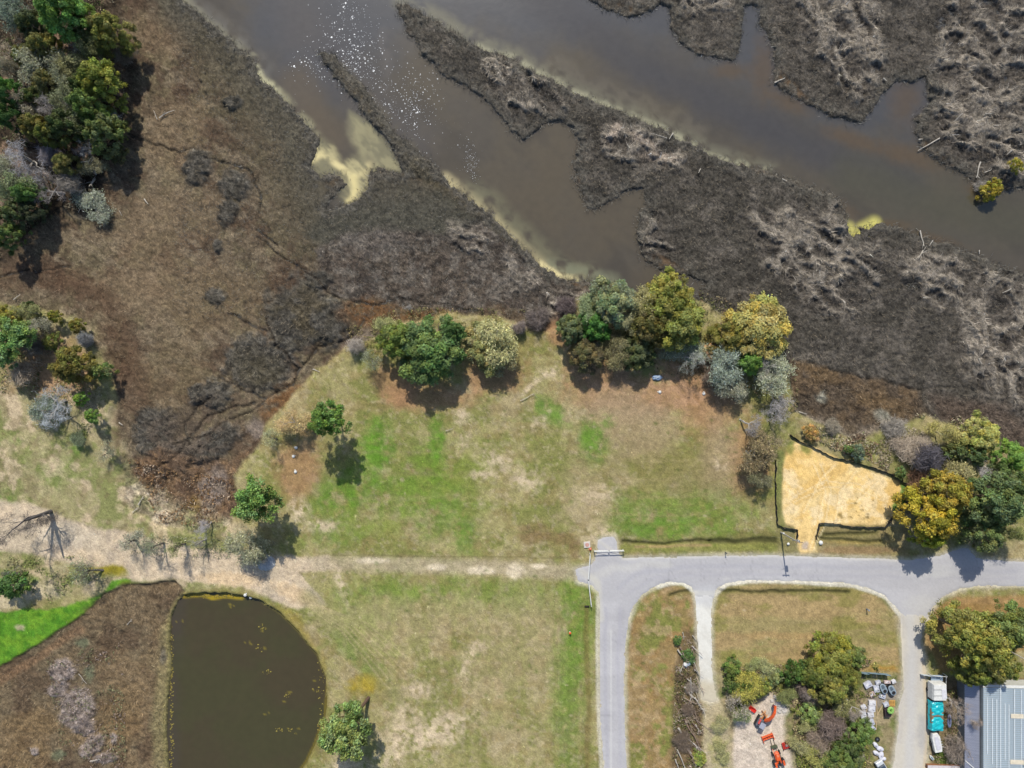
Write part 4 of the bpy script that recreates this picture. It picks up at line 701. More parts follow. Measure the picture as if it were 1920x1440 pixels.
TREES += [(1775,812,30,6,'moss',(178,168,94),'straw yellow crown at the top left of the east grove',g6_),(1838,820,36,7,'oak',(176,176,88),'pale yellow green crown at the top of the east grove',g6_),(1745,862,34,6,'bush',(100,96,104),'dark slate leafless bush in the east grove',g6_),(1800,884,38,7,'moss',(168,160,108),'pale olive crown in the middle of the east grove',g6_),
 (1846,888,36,7,'bare',(196,190,188),'white limbed leafless tree in the east grove',g6_),(1896,858,32,7,'oak',(118,162,38),'vivid green crown at the right picture edge',g6_),(1752,968,48,11,'oak',(178,160,30),'mustard yellow tree overhanging the road',g6_),(1780,925,44,11,'oak',(166,150,48),'golden olive crown just above the mustard yellow tree',g6_),
 (1745,1008,22,8,'oak',(160,170,44),'small lime yellow crown closest to the road',g6_),(1868,940,52,12,'oak',(102,126,62),'large deep green tree right of the golden ones',g6_),(1900,910,34,10,'oak',(110,130,64),'deep green crown at the right edge above the road',g6_),(1852,1002,34,9,'oak',(128,142,70),'soft green crown over the road edge, right tree',g6_),(1898,1000,26,8,'moss',(132,138,74),'olive green crown at the right edge over the verge',g6_),
 (1715,838,34,3,'bush',(178,162,142),'pale tan thicket at the marsh end of the grove',g6_),(1680,800,26,2.5,'bush',(164,156,144),'grey tan thicket beside the orange marsh',g6_),(1728,900,28,3,'bush',(156,120,92),'rusty brown thicket above the mustard tree',g6_),(1722,935,24,3,'moss',(140,138,84),'olive scrub between silt fence and mustard tree',g6_),(1608,848,16,2.5,'shrub',(112,132,104),'blue green shrub outside the silt fence',g6_),(1590,842,9,2,'shrub',(112,142,60),'small green shrub left of the blue green one',g6_),(1688,886,12,2.5,'shrub',(112,138,66),'small green shrub at the fence bend',g6_),
 (1560,800,20,2,'bush',(160,150,130),'low tan brush left of the silt fence top',g6_),(1520,812,16,2,'shrub',(186,150,84),'orange dry shrub behind the silt fence',g6_),(1828,856,22,7,'oak',(96,120,60),'dark green crown between pale yellow and white limbed trees',g6_),(1795,846,20,6,'shrub',(110,122,74),'grey green shrub under the straw yellow crown',g6_),
 (1870,352,22,4,'shrub',(158,148,36),'mustard cedar standing in the channel edge',None),(1902,312,14,3,'shrub',(168,160,52),'small yellow cedar above the mustard one at the right edge',None),(1845,345,14,2,'bush',(168,160,150),'grey brush left of the channel cedar',None)]
g7_ = 'trees over the yard'
TREES += [(1590,1268,26,5,'oak',(130,134,54),'olive crown next to the sheet metal fence',g7_),(1524,1268,26,5,'oak',(112,124,48),'dark olive crown right of the neat round bush',g7_),(1580,1330,28,4,'moss',(140,138,84),'olive brush left of the leafless tree by the scrap',g7_),(1540,1392,26,3,'bush',(158,140,122),'tan leafless thicket above the bottom brush',g7_),(1510,1296,22,3,'bush',(140,124,112),'brown thicket below the neat round bush',g7_),
 (1412,1250,18,2.5,'moss',(150,156,96),'pale green brush along the mown lot edge',g7_),(1424,1290,22,3,'shrub',(138,144,62),'yellow green bush in the middle of the brush border',g7_),(1372,1284,16,3,'shrub',(92,116,42),'dark green bush low at the driveway corner',g7_),(1478,1300,20,2.5,'moss',(132,138,80),'olive brush above the concrete rubble',g7_),(1600,1400,24,5,'oak',(98,118,46),'deep green crown below the round green tree',g7_),(1570,1440,24,4,'oak',(120,134,54),'green crown cut by the bottom edge in the yard',g7_),(1518,1362,20,3,'moss',(160,158,100),'straw coloured brush beside the green strip',g7_)]
TREES += [(1800,1180,46,9,'oak',(146,146,62),'left part of the great olive oak by the metal roof',g7_),(1846,1208,56,11,'oak',(150,150,58),'main crown of the great olive oak by the metal roof',g7_),(1900,1180,44,11,'oak',(118,136,52),'deep green crown at the right edge beside the great oak',g7_),(1880,1250,36,9,'oak',(138,140,62),'lower right lobe of the oak touching the metal roof',g7_),(1828,1262,26,8,'oak',(128,138,56),'lower lobe of the oak above the lean-to roof',g7_),
 (1490,1261,26,4,'shrub',(74,108,28),'neat round dark green bush on the yard border',g7_),(1562,1240,50,6,'oak',(128,132,46),'large olive green crown on the yard border',g7_),(1600,1232,22,5,'oak',(124,140,52),'green crown at the right of the large olive one',g7_),(1556,1290,34,6,'oak',(134,136,60),'olive crown south of the large olive one',g7_),(1374,1254,20,3,'shrub',(108,134,40),'bright green bush at the white driveway corner',g7_),
 (1398,1284,20,3.5,'shrub',(100,122,34),'dark lime bush behind the driveway corner bush',g7_),(1432,1262,28,2.5,'moss',(158,160,108),'pale reed like brush in the yard border',g7_),(1400,1296,34,4,'moss',(178,170,70),'thin yellow bush with bare branches',g7_),(1452,1270,18,2.5,'shrub',(134,148,94),'soft green low bush left of the neat round bush',g7_),(1388,1330,30,5,'thin',(166,156,140),'thin leafless tree casting blue shadow on white sand',g7_),
 (1394,1346,18,3,'moss',(132,150,80),'thin green sapling in the blue shadow by the red bucket',g7_),(1530,1310,30,4,'bare',(150,136,126),'mauve brown leafless tree in the middle of the yard brush',g7_),(1556,1360,34,4,'bush',(138,120,110),'brown leafless thicket in the yard brush',g7_),(1600,1320,34,5,'bare',(160,146,132),'leafless tree next to the white scrap piles',g7_),(1612,1378,26,5,'oak',(112,140,50),'round green tree by the white sacks',g7_),
 (1520,1340,24,3,'shrub',(136,156,70),'light green bush east of the small digger',g7_),(1500,1400,24,2.5,'moss',(166,162,108),'straw green brush right of the tractor strip',g7_),(1540,1420,30,3,'moss',(172,170,88),'yellow green brush at the bottom edge of the yard',g7_),(1584,1426,34,5,'oak',(108,128,50),'green crown at the bottom edge of the yard',g7_),(1622,1420,22,4,'bare',(156,142,130),'leafless tree at the bottom edge by the sacks',g7_),
 (1798,1322,34,5,'bare',(168,150,132),'brown leafless tree over the lean-to roof edge',g7_),(1826,1340,28,5,'bare',(160,144,130),'grey brown branches above the lean-to roof',g7_),(1796,1402,28,3,'bush',(156,142,128),'grey leafless bush beside the lean-to, lower one',g7_),(1348,1362,20,1.5,'moss',(170,166,118),'low straw weeds at the end of the driveway',g7_),(1352,1410,22,1.5,'moss',(164,162,108),'low straw weeds left of the white sand',g7_),
 (1290,1230,14,1.2,'shrub',(90,126,56),'small green weed clump in the brush pile',g7_),(1270,1200,9,1.2,'shrub',(94,130,52),'small green clump at the top of the brush pile',g7_),(1288,1330,16,1.5,'bush',(130,112,96),'tangle of brown twigs in the middle of the brush pile',g7_),(1276,1390,20,1.5,'bush',(124,108,92),'tangle of brown twigs low in the brush pile',g7_),(1294,1290,13,1.2,'bush',(150,138,124),'tangle of grey twigs beside the white driveway end',g7_),(1310,1420,16,1.2,'shrub',(140,152,66),'yellow green weeds at the foot of the brush pile',g7_)]
for t_ in TREES: tree(t_[0], t_[1], t_[2] * ((1.08 if t_[4] == 'oak' else 1.35) if len(t_) > 7 and t_[7] == g1_ else 1.2 if len(t_) > 7 and t_[7] == g5_ else 1.1), *t_[3:6], t_[6], t_[7] if len(t_) > 7 else None, t_[8] if len(t_) > 8 else None, None, .3 if t_[4] == 'pine' else .15)
# the tall leafless tree that leans over the track at the left edge
tree(44,978,62,14,'bare',(96,90,88),'tall dark leafless tree with a long trunk at the left edge of the track',None,(98,958),(104,100,100),.36)

# ---- undergrowth: low tangled scrub that nobody could count
UG = [([(-60,-60),(210,-60),(228,60),(236,180),(228,280),(196,330),(176,400),(100,390),(50,440),(10,480),(-60,480)], 15000, 1.3, [(96,104,62),(74,84,48),(132,122,100),(112,104,88),(150,140,118)], g1_),
 ([(1345,1250),(1480,1240),(1640,1230),(1650,1300),(1600,1310),(1625,1400),(1650,1520),(1500,1520),(1480,1330),(1440,1290),(1370,1330)], 14000, 1.1, [(120,130,62),(152,148,84),(98,112,48),(142,124,104),(176,162,120)], 0),
 ([(1266,1190),(1300,1190),(1314,1300),(1322,1520),(1258,1520),(1262,1300)], 5200, .8, [(142,126,106),(164,150,134),(104,106,64),(112,96,78)], 0),
 ([(-60,575),(60,575),(140,610),(190,690),(200,780),(150,840),(60,740),(-60,740)], 5200, .8, [(130,134,84),(106,118,60),(168,156,128),(150,142,120)], 0),
 ([(1500,790),(1600,815),(1700,775),(1800,780),(1840,850),(1760,920),(1720,960),(1712,900),(1640,870),(1580,850),(1510,815)], 9000, .8, [(168,156,134),(142,126,102),(124,128,84),(184,172,148),(128,104,84)], 0),
 ([(1080,565),(1300,540),(1470,600),(1500,760),(1450,800),(1360,740),(1250,700),(1090,690),(1055,620)], 7000, 1.0, [(116,120,76),(96,96,60),(146,134,104),(130,110,86)], 0),
 ([(640,620),(760,575),(990,580),(1000,620),(900,660),(700,690)], 3500, .7, [(150,136,96),(120,122,70),(168,150,116)], 0),
 ([(1745,1290),(1830,1290),(1830,1450),(1750,1440)], 2200, .6, [(110,112,66),(142,126,104),(92,110,50)], 0),
 ([(20,1040),(150,1040),(190,1080),(100,1130),(0,1130)], 1500, .5, [(120,132,72),(150,148,108)], 0),
 ([(230,1000),(520,1010),(520,1050),(250,1040)], 900, .4, [(150,148,120),(128,132,96)], 0),
 ([(240,860),(440,900),(430,990),(300,980)], 2600, .5, [(150,120,84),(112,84,60),(168,150,130)], 0),
 ([(90,1230),(230,1200),(240,1440),(120,1440)], 2200, .45, [(150,136,130),(118,100,84),(120,122,90)], 0)]
ru = np.random.default_rng(31); UC, UN, USX, USY, UV = [], [], [], [], []
for pl, n0, hh, pal, _ in UG:
    xs = [q[0] for q in pl]; ys = [q[1] for q in pl]; px = ru.uniform(min(xs), max(xs), n0 * 3); py = ru.uniform(min(ys), max(ys), n0 * 3); ins = np.zeros(len(px), bool)
    for i in range(len(pl)):
        (ax_, ay_), (bx, by) = pl[i], pl[(i + 1) % len(pl)]
        if ay_ != by: ins ^= ((ay_ > py) != (by > py)) & (px < (bx - ax_) * (py - ay_) / (by - ay_) + ax_)
    nz = fbm(px, py, 22, 3, 6); ins &= nz + ru.normal(0, .04, len(px)) > .47; J, I = gidx(px, py); ins &= (rs[J, I] < .25) & (gf.Z[J, I] > -.2)
    px, py, nz, J, I = px[ins][:n0], py[ins][:n0], nz[ins][:n0], J[ins][:n0], I[ins][:n0]; n = len(px)
    lump = ridged(px, py, 13, 2, 4); z = gf.Z[J, I] + ru.random(n) ** .6 * hh * (.15 + lump) * sst(.45, .6, nz)
    pi = np.clip((fbm(px, py, 16, 3, 2) * 1.9 - .45) * len(pal) + ru.normal(0, .5, n), 0, len(pal) - .01).astype(int); cc = np.array([S(*c) for c in pal])[pi] * ru.lognormal(.08, .32, n)[:, None]
    UC.append(np.stack([(px - 960) * .1, (720 - py) * .1, z], -1)); UN.append(ru.normal(size=(n, 3)) * .7 + np.array([0, .25, .6])); USX.append(ru.uniform(.04, .1, n)); USY.append(ru.uniform(.1, .3, n)); UV.append(cc)
M_under = colmat('scrub', .1, 3, .85, .15, 0, .01)
co, f, cv = cards(np.concatenate(UC), np.concatenate(UN), np.concatenate(USX), np.concatenate(USY), np.concatenate(UV), ru)
link('undergrowth', mesh_from('undergrowth', co, f, M_under, np.clip(cv, .01, .7), 4), kind='stuff', label='low tangled scrub and dead brush under and between the trees')
# ------------------------------------------------------------------ made things
class MB:
    def __init__(s): s.v = []; s.f = []
    def add(s, vf, M_=None):
        o = len(s.v); s.v += [tuple(M_ @ Vector(p)) if M_ else tuple(p) for p in vf[0]]; s.f += [tuple(i + o for i in f) for f in vf[1]]; return s
    def box(s, cx, cy, cz, sx, sy, sz, rz=0, rx=0, ry=0):
        v = [(x * sx / 2, y * sy / 2, z * sz / 2) for x in (-1, 1) for y in (-1, 1) for z in (-1, 1)]
        f = [(0, 1, 3, 2), (4, 6, 7, 5), (0, 4, 5, 1), (2, 3, 7, 6), (0, 2, 6, 4), (1, 5, 7, 3)]
        return s.add((v, f), Matrix.Translation((cx, cy, cz)) @ Euler((rx, ry, rz)).to_matrix().to_4x4())
    def tube(s, path, r, sides=6):
        r = r if isinstance(r, (list, tuple)) else [r] * len(path); v, f = tube(path, r, sides)
        f += [tuple(range(sides))[::-1], tuple(range(len(v) - sides, len(v)))]; return s.add((v, f))
    def lathe(s, prof, n=12, cx=0, cy=0):
        v = [(cx + r * math.cos(2 * PI * k / n), cy + r * math.sin(2 * PI * k / n), z) for r, z in prof for k in range(n)]
        f = [(i * n + k, i * n + (k + 1) % n, (i + 1) * n + (k + 1) % n, (i + 1) * n + k) for i in range(len(prof) - 1) for k in range(n)]
        f += [tuple(range(n))[::-1], tuple(range((len(prof) - 1) * n, len(prof) * n))]; return s.add((v, f))
    def prism(s, pts, z0, z1):
        n = len(pts); v = [(x, y, z0) for x, y in pts] + [(x, y, z1) for x, y in pts]
        return s.add((v, [tuple(range(n))[::-1], tuple(range(n, 2 * n))] + [(i, (i + 1) % n, n + (i + 1) % n, n + i) for i in range(n)]))
    def obj(s, name, m_, parent=None, bev=0, **k):
        me = bpy.data.meshes.new(name); me.from_pydata(s.v, [], s.f); me.materials.append(m_)
        import bmesh; bm = bmesh.new(); bm.from_mesh(me); bmesh.ops.recalc_face_normals(bm, faces=bm.faces)
        if bev: bmesh.ops.bevel(bm, geom=bm.edges, offset=bev, segments=1, affect='EDGES')
        bm.to_mesh(me); bm.free(); return link(name, me, parent, **k)
C_WH, C_ST, C_BK = pmat((232, 232, 228), .5), pmat((150, 154, 160), .45, .5, .6), pmat((38, 38, 40), .7)
C_WD, C_GW = pmat((150, 128, 100), .9, .1, 0, .3, 6), pmat((196, 188, 176), .95, .1, 0, .25, 5)
C_OR, C_RD, C_CON = pmat((236, 98, 42), .45, .4), pmat((206, 60, 44), .5, .4), pmat((214, 206, 198), .95, .1)
def at(px, py, z=0): x, y = G(px, py, z); return x, y, zat(x, y)

# driftwood and fallen logs: each one a thing; long ones carry a branch
def log(x0, y0, x1, y1, r, label, twigs=0, m_=None, grp='driftwood on the marsh', name='driftwood_log', z=.25, cat='log'):
    ax_, ay_ = P(x0, y0); bx, by = P(x1, y1); za, zb = zat(ax_, ay_), zat(bx, by); zb = max(zb, -.3); za = max(za, -.3); L = math.hypot(bx - ax_, by - ay_)
    root = empty(name, label, cat, (ax_, ay_, za), 0, grp); b = MB(); n = 4; pth = []
    for i in range(n + 1):
        t = i / n; pth.append(((bx - ax_) * t + R.uniform(-.05, .05) * L * .5, (by - ay_) * t + R.uniform(-.05, .05) * L * .5, z + r + (zb - za) * t))
    b.tube(pth, [r * (1 - .55 * i / n) for i in range(n + 1)], 7); b.obj('trunk', m_ or C_GW, root)
    for k in range(twigs):
        t = R.uniform(.45, .98); i = min(int(t * n), n - 1); p = Vector(pth[i]).lerp(Vector(pth[i + 1]), t * n - i); d = Vector((bx - ax_, by - ay_, 0)).normalized(); d.rotate(Matrix.Rotation(R.choice([-1, 1]) * R.uniform(.4, 1.1), 3, 'Z'))
        l_ = L * R.uniform(.18, .4); q = p + d * l_ + Vector((0, 0, R.uniform(.05, .5))); m2 = p.lerp(q, .5) + Vector((R.uniform(-.1, .1), R.uniform(-.1, .1), .1))
        MB().tube([p, m2, q], [r * .45, r * .3, r * .12], 4).obj('branch', m_ or C_GW, root)
    return root
LOGS = [(1262,250,1254,262,.12,'short white log, upright arm of the L shaped pair on the spit',0),(1250,260,1218,254,.08,'thin pale log, flat arm of the L shaped pair on the spit',0),(1758,262,1721,283,.13,'long pale log slanting at the tip of the north-east marsh',1),(1452,155,1470,148,.14,'thick white log lying on the point west of the inlet',0),
 (1722,262,1728,262,.12,'stubby white log near the long slanting one',0),(1654,148,1660,153,.14,'stubby white log at the head of the inlet',0),(1796,218,1782,232,.07,'thin grey log on the north-east marsh',0),(1836,305,1828,334,.14,'grey log pointing into the water left of the cedar',1),(1842,325,1856,320,.1,'crooked grey log beside the one pointing into the water',2),
 (1724,432,1730,462,.13,'white upright looking log on the south bank of the channel',1),(1746,452,1740,462,.1,'short white log right of the white bank log',0),(1836,469,1836,476,.1,'very short white log on the south bank',0),(1888,543,1876,550,.1,'white stick in a dark fold of the reed mat',0),(1846,682,1858,680,.1,'small pale log in the eastern reed mat',0),(1824,672,1830,684,.09,'small white stick in the eastern reed mat, left one',0),
 (1312,318,1308,326,.09,'small tan stick on the middle marsh',0),(1466,336,1474,341,.1,'small white log on the north shore of the middle marsh',0),(1838,218,1850,218,.09,'white T shaped stick on the north-east marsh',1),(1856,240,1870,238,.09,'pale stick below the T shaped one',0),(1890,285,1884,292,.12,'pale stump like log above the yellow cedar',0),
 (300,222,312,214,.13,'white forked log on the brown mud west of the channel',2),(312,214,328,208,.09,'thin white end branch of the forked log on the mud',1),(296,225,290,208,.07,'thin white upright twig at the forked log',0),(272,374,280,384,.12,'white log on the tan marsh flat',0),(226,396,230,405,.06,'tiny grey curved stick by the low moss bush',0),
 (150,378,157,388,.14,'bright white short log at the foot of the wood',0),(157,388,150,400,.09,'grey stick below the bright white short log',0),(587,692,602,697,.09,'white stick on orange marsh grass by the lawn',0),(225,792,232,797,.12,'white curled log at the marsh edge of the west clump',1),(262,946,270,930,.12,'white branching log in the brown hollow',3),(252,960,262,950,.08,'small white piece below the branching log',1),
 (240,1170,250,1160,.08,'white branching stick in the south-west marsh',3),(28,562,40,552,.1,'grey forked stick above the west clump',2),(836,808,850,803,.06,'pale fallen branch on the lawn',2),(975,752,1000,738,.07,'pale root like branch on the upper lawn',2),(1496,772,1510,776,.1,'white log by the grey leafless tree at the lot corner',0),(1090,560,1074,566,.1,'dark stick at the water corner',0),
 (172,1425,192,1420,.12,'pale log at the bottom of the south-west marsh',1),(150,1262,164,1280,.06,'thin white stick among mauve reed mats',2),(467,1014,488,1014,.09,'thin pink white pole lying by the broad mossy tree',0)]
for l in LOGS: log(*l[:5], l[5], l[6])
# standing dead snags at the wood edge
def snag(px, py, tx, ty, h, label, n=5):
    x, y, z = at(px, py); root = empty('dead_snag', label, 'dead tree', (x, y, z - .1), 0, 'dead snags at the wood edge'); gx_, gy_ = G(tx, ty, h); d = Vector((gx_ - x, gy_ - y, h))
    MB().tube([(0, 0, 0), tuple(d * .5 + Vector((.1, .1, 0))), tuple(d)], [.16, .11, .05], 6).obj('trunk', C_GW, root)
    for k in range(n):
        p = d * R.uniform(.35, .95); q = p + Vector((R.uniform(-1.4, 1.4), R.uniform(-1.4, 1.4), R.uniform(.1, .9))); MB().tube([p, p.lerp(q, .5) + Vector((0, 0, .15)), q], [.06, .04, .015], 4).obj('branch', C_GW, root)
snag(243,118,214,92,3.2,'white broken dead tree with a fan of branches at the mud edge',9); snag(218,149,202,132,3,'small white dead tree with a dark shadow below the fan shaped one',2); snag(182,328,164,302,4,'white dead tree with curled branches at the lower wood edge',5); snag(180,336,168,350,2,'short white dead tree below the curled one',4); snag(33,430,28,418,2.5,'thin white dead tree in the dark lower tip of the wood',3); snag(1730,470,1726,478,1.2,'white root stump on the south bank under the white log',9)
# brush pile of cut trees
BP = [(1268,1214,1284,1236,.16,'silver twin logs at the top of the brush pile',1),(1272,1210,1292,1240,.12,'reddish grey log beside the silver one at the top of the pile',1),(1286,1268,1302,1284,.16,'short pale log above the middle of the brush pile',1),(1281,1284,1300,1306,.2,'thick white log with fanned roots in the middle of the pile',3),(1300,1304,1318,1330,.14,'pale branching top of the fanned white log',6),
 (1282,1344,1318,1412,.15,'long thin brown log, right one low in the pile',2),(1270,1360,1286,1392,.2,'thickest white log low in the pile',2),(1286,1392,1304,1430,.13,'pale crooked log continuing the thickest one',3),(1268,1400,1284,1438,.13,'pale log at the bottom left of the pile',1),(1264,1418,1272,1440,.12,'shortest pale log at the bottom left corner of the pile',0),
 (1278,1182,1280,1196,.08,'thin pink stick north of the brush pile',0),(1296,1188,1306,1200,.08,'white curved stick at the driveway edge north of the pile',2),(1300,1250,1312,1266,.08,'thin grey stick crossing toward the white driveway',2),(1288,1310,1300,1340,.1,'brown stick half buried in the pile middle',3),(1296,1350,1312,1372,.09,'grey stick right of the long brown log',3)]
for l in BP: log(*l[:5], l[5], l[6], None if 'brown' not in l[5] and 'reddish' not in l[5] else pmat((150, 126, 112), .95, .1, 0, .25, 5), 'cut logs in the brush pile beside the driveway', 'cut_log', .35)
BR = []
for k in range(26):
    x0 = R.uniform(1268, 1300) + (k % 13) * 1.2; y0 = 1205 + (k % 13) * 17 + R.uniform(-8, 8); l0 = R.uniform(14, 44); an = R.gauss(1.05, .35); tone = R.choice([(196,188,176),(168,148,134),(140,120,104),(206,198,190)])
    BR.append((y0, log(x0, y0, x0 + l0 * math.cos(an), y0 + l0 * math.sin(an), R.uniform(.04, .1), 'branch', 2 + k % 3, pmat(tone, .95, .1, 0, .25, 5), 'thin branches heaped in the brush pile', 'cut_branch', R.uniform(.3, .9), 'branch')))
ORD = 'topmost,second,third,fourth,fifth,sixth,seventh,eighth,ninth,tenth,eleventh,twelfth,thirteenth'.split(',')
for i, (_, o_) in enumerate(sorted(BR, key=lambda q: q[0])): o_['label'] = ('thin grey brown branch, ' + ORD[i] + ' from the top of the brush pile') if i < 13 else ('thin grey brown branch, ' + (ORD[25 - i] if i < 25 else 'first') + ' from the bottom of the brush pile')
x, y, z = at(1287, 1241); r_ = empty('scrap_sheet', 'crumpled white and pale blue sheet on the brush pile', 'sheet', (x, y, z + .3)); MB().box(0, 0, .25, 1.2, .8, .06, .5, .2).box(.5, .5, .3, .3, 1.1, .05, -.4, 0, .3).obj('cloth', pmat((196, 212, 228), .7), r_, .01); MB().lathe([(.3, 0), (.34, .4), (.28, .5), (.05, .52)], 12, -.5, 0).obj('bucket', C_WH, r_)

# gates at the lot corner
def gate(name, p0, p1, hgt, label, mid_bend=None, leaf=2):
    x0, y0 = P(*p0); x1, y1 = P(*p1); z = zat(x0, y0); root = empty(name, label, 'gate', (x0, y0, ZR), 0, 'white pipe gates at the road corner'); d = Vector((x1 - x0, y1 - y0, 0)); nrm = Vector((-d.y, d.x, 0)).normalized()
    mid = d * .5 + (nrm * mid_bend if mid_bend else Vector((0, 0, 0)))
    for pt in (Vector((0, 0, 0)), d): MB().tube([pt, pt + Vector((0, 0, hgt + .2))], .07, 8).obj('post', C_WH if name == 'pipe_gate' else C_BK, root)
    segs = [(Vector((0, 0, 0)), mid), (mid, d)]
    for a_, b_ in segs:
        g0, g1 = a_.lerp(b_, .03), a_.lerp(b_, .97)
        MB().tube([g0 + Vector((0, 0, hgt)), g1 + Vector((0, 0, hgt))], .085, 8).obj('top_rail', C_WH, root)
        MB().tube([g0 + Vector((0, 0, .5)), g1 + Vector((0, 0, .5))], .035, 6).obj('lower_rail', C_WH, root)
        for q in (g0, g1): MB().tube([q + Vector((0, 0, .45)), q + Vector((0, 0, hgt))], .04, 6).obj('stile', C_WH, root)
        MB().tube([g0 + Vector((0, 0, .5)), g1 + Vector((0, 0, hgt))], .03, 6).obj('brace', C_WH, root)
    MB().box(mid.x, mid.y, hgt * .75, .16, .12, .3).obj('lock_box', C_BK, root)
gate('pipe_gate', (1105,1036), (1107,1131), 1.15, 'long white gate across the end of the road, bent at its middle', -.45); gate('pipe_gate', (1113,1030), (1167,1029), 1.15, 'shorter white gate across the grey gravel pad')
x, y, z = at(1100, 1020); r_ = empty('utility_pad', 'white square concrete pad with a round cover beside the gravel pad', 'utility box', (x, y, z)); MB().box(0, 0, .08, 1.2, 1.15, .24, .08).obj('pad', C_CON, r_, .04); MB().lathe([(.36, .2), (.36, .24), (.3, .25), (.28, .22)], 20, .02, 0).obj('cover', pmat((206, 158, 146), .8), r_)
x, y, z = at(1106, 1028); r_ = empty('marker_cone', 'small orange and white cone between the concrete pad and the gate', 'cone', (x, y, z)); MB().box(0, 0, .03, .5, .5, .06).obj('base', C_OR, r_, .01); MB().lathe([(.2, .06), (.13, .35), (.05, .72), (.03, .74)], 12).obj('cone', C_OR, r_); MB().lathe([(.165, .26), (.125, .44), (.12, .44), (.12, .3)], 12).obj('reflective_band', C_WH, r_)
x, y, z = at(1100, 1135); r_ = empty('stump', 'small black stump left of the lower end of the long gate', 'stump', (x, y, z)); MB().box(0, 0, .15, .9, .25, .3, .03).obj('body', pmat((44, 38, 34)), r_, .05); MB().tube([(.2, 0, .2), (.35, .1, .45)], .05).obj('stub', pmat((44, 38, 34)), r_)
def post(px, py, h, r, m_, label, cap=None):
    x, y, z = at(px, py); r_ = empty('marker_post', label, 'post', (x, y, z)); MB().tube([(0, 0, 0), (0, 0, h)], r, 8).obj('shaft', m_, r_); MB().lathe([(r * 1.5, h), (r * 1.6, h + .12), (r * .8, h + .2)], 8).obj('cap', cap or m_, r_)
post(1068,1183,.6,.14, C_WH, 'short white post alone on the green verge west of the road', C_OR); post(1358,1034,.9,.08, pmat((90,92,96)), 'small grey post at the north edge of the road'); post(1475,1018,.2,.16, C_WH, 'white cap low in the grass right of the utility pole')
post(1622,1140,.9,.1, pmat((120,130,150)), 'small blue grey meter post on the mown lot by the gravel road', pmat((150,160,176)))
x, y, z = at(1536, 1016); r_ = empty('boulder', 'white stone beside the sandy entrance of the lot', 'stone', (x, y, z)); MB().lathe([(.3, 0), (.42, .14), (.34, .34), (.1, .44)], 8).obj('rock', C_WH, r_)
# utility pole with cross arm, transformer, lamp arm and guy wire
x, y, z = at(1462, 997); pl_ = empty('utility_pole', 'grey wooden utility pole with transformer at the sand lot entrance', 'utility pole', (x, y, z)); PH = 8.6
MB().tube([(0, 0, 0), (0, 0, PH)], [.15, .1], 10).obj('pole', pmat((176, 170, 160), .9, .1, 0, .2, 6), pl_); MB().box(0, 0, PH - .25, 1.3, .12, .12).obj('cross_arm', C_WD, pl_)
for s_ in (-.55, 0, .55): MB().lathe([(.04, PH - .18), (.07, PH - .1), (.03, PH)], 8, s_, .08 if s_ == 0 else 0).obj('insulator', C_ST, pl_)
MB().lathe([(.2, PH - 2.0), (.23, PH - 1.9), (.23, PH - 1.1), (.1, PH - 1.0)], 12, .32, 0).obj('transformer', C_ST, pl_)
MB().tube([(0, 0, PH - 1.6), (-.5, .1, PH - 1.3), (-.8, .12, PH - 1.3)], .03).obj('bracket', C_ST, pl_); MB().tube([(0, 0, PH - .8), (-1.9, -.7, 0)], .012, 4).obj('guy_wire', C_ST, pl_); MB().box(-.1, .17, 1.5, .3, .2, .5).obj('meter_box', C_WH, pl_)
# street lamp rising through the great oak
x, y, z = at(1836, 1190); lp = empty('street_lamp', 'thin white lamp pole rising through the great oak', 'street lamp', (x, y, z)); MB().tube([(0, 0, 0), (0, 0, 12.2)], [.11, .07], 8).obj('pole', pmat((214, 206, 196)), lp); MB().tube([(0, 0, 12.1), (.5, -.1, 12.3)], .035).obj('arm', C_ST, lp); MB().box(.6, -.12, 12.32, .5, .26, .12).obj('lamp_head', C_WH, lp, .03)

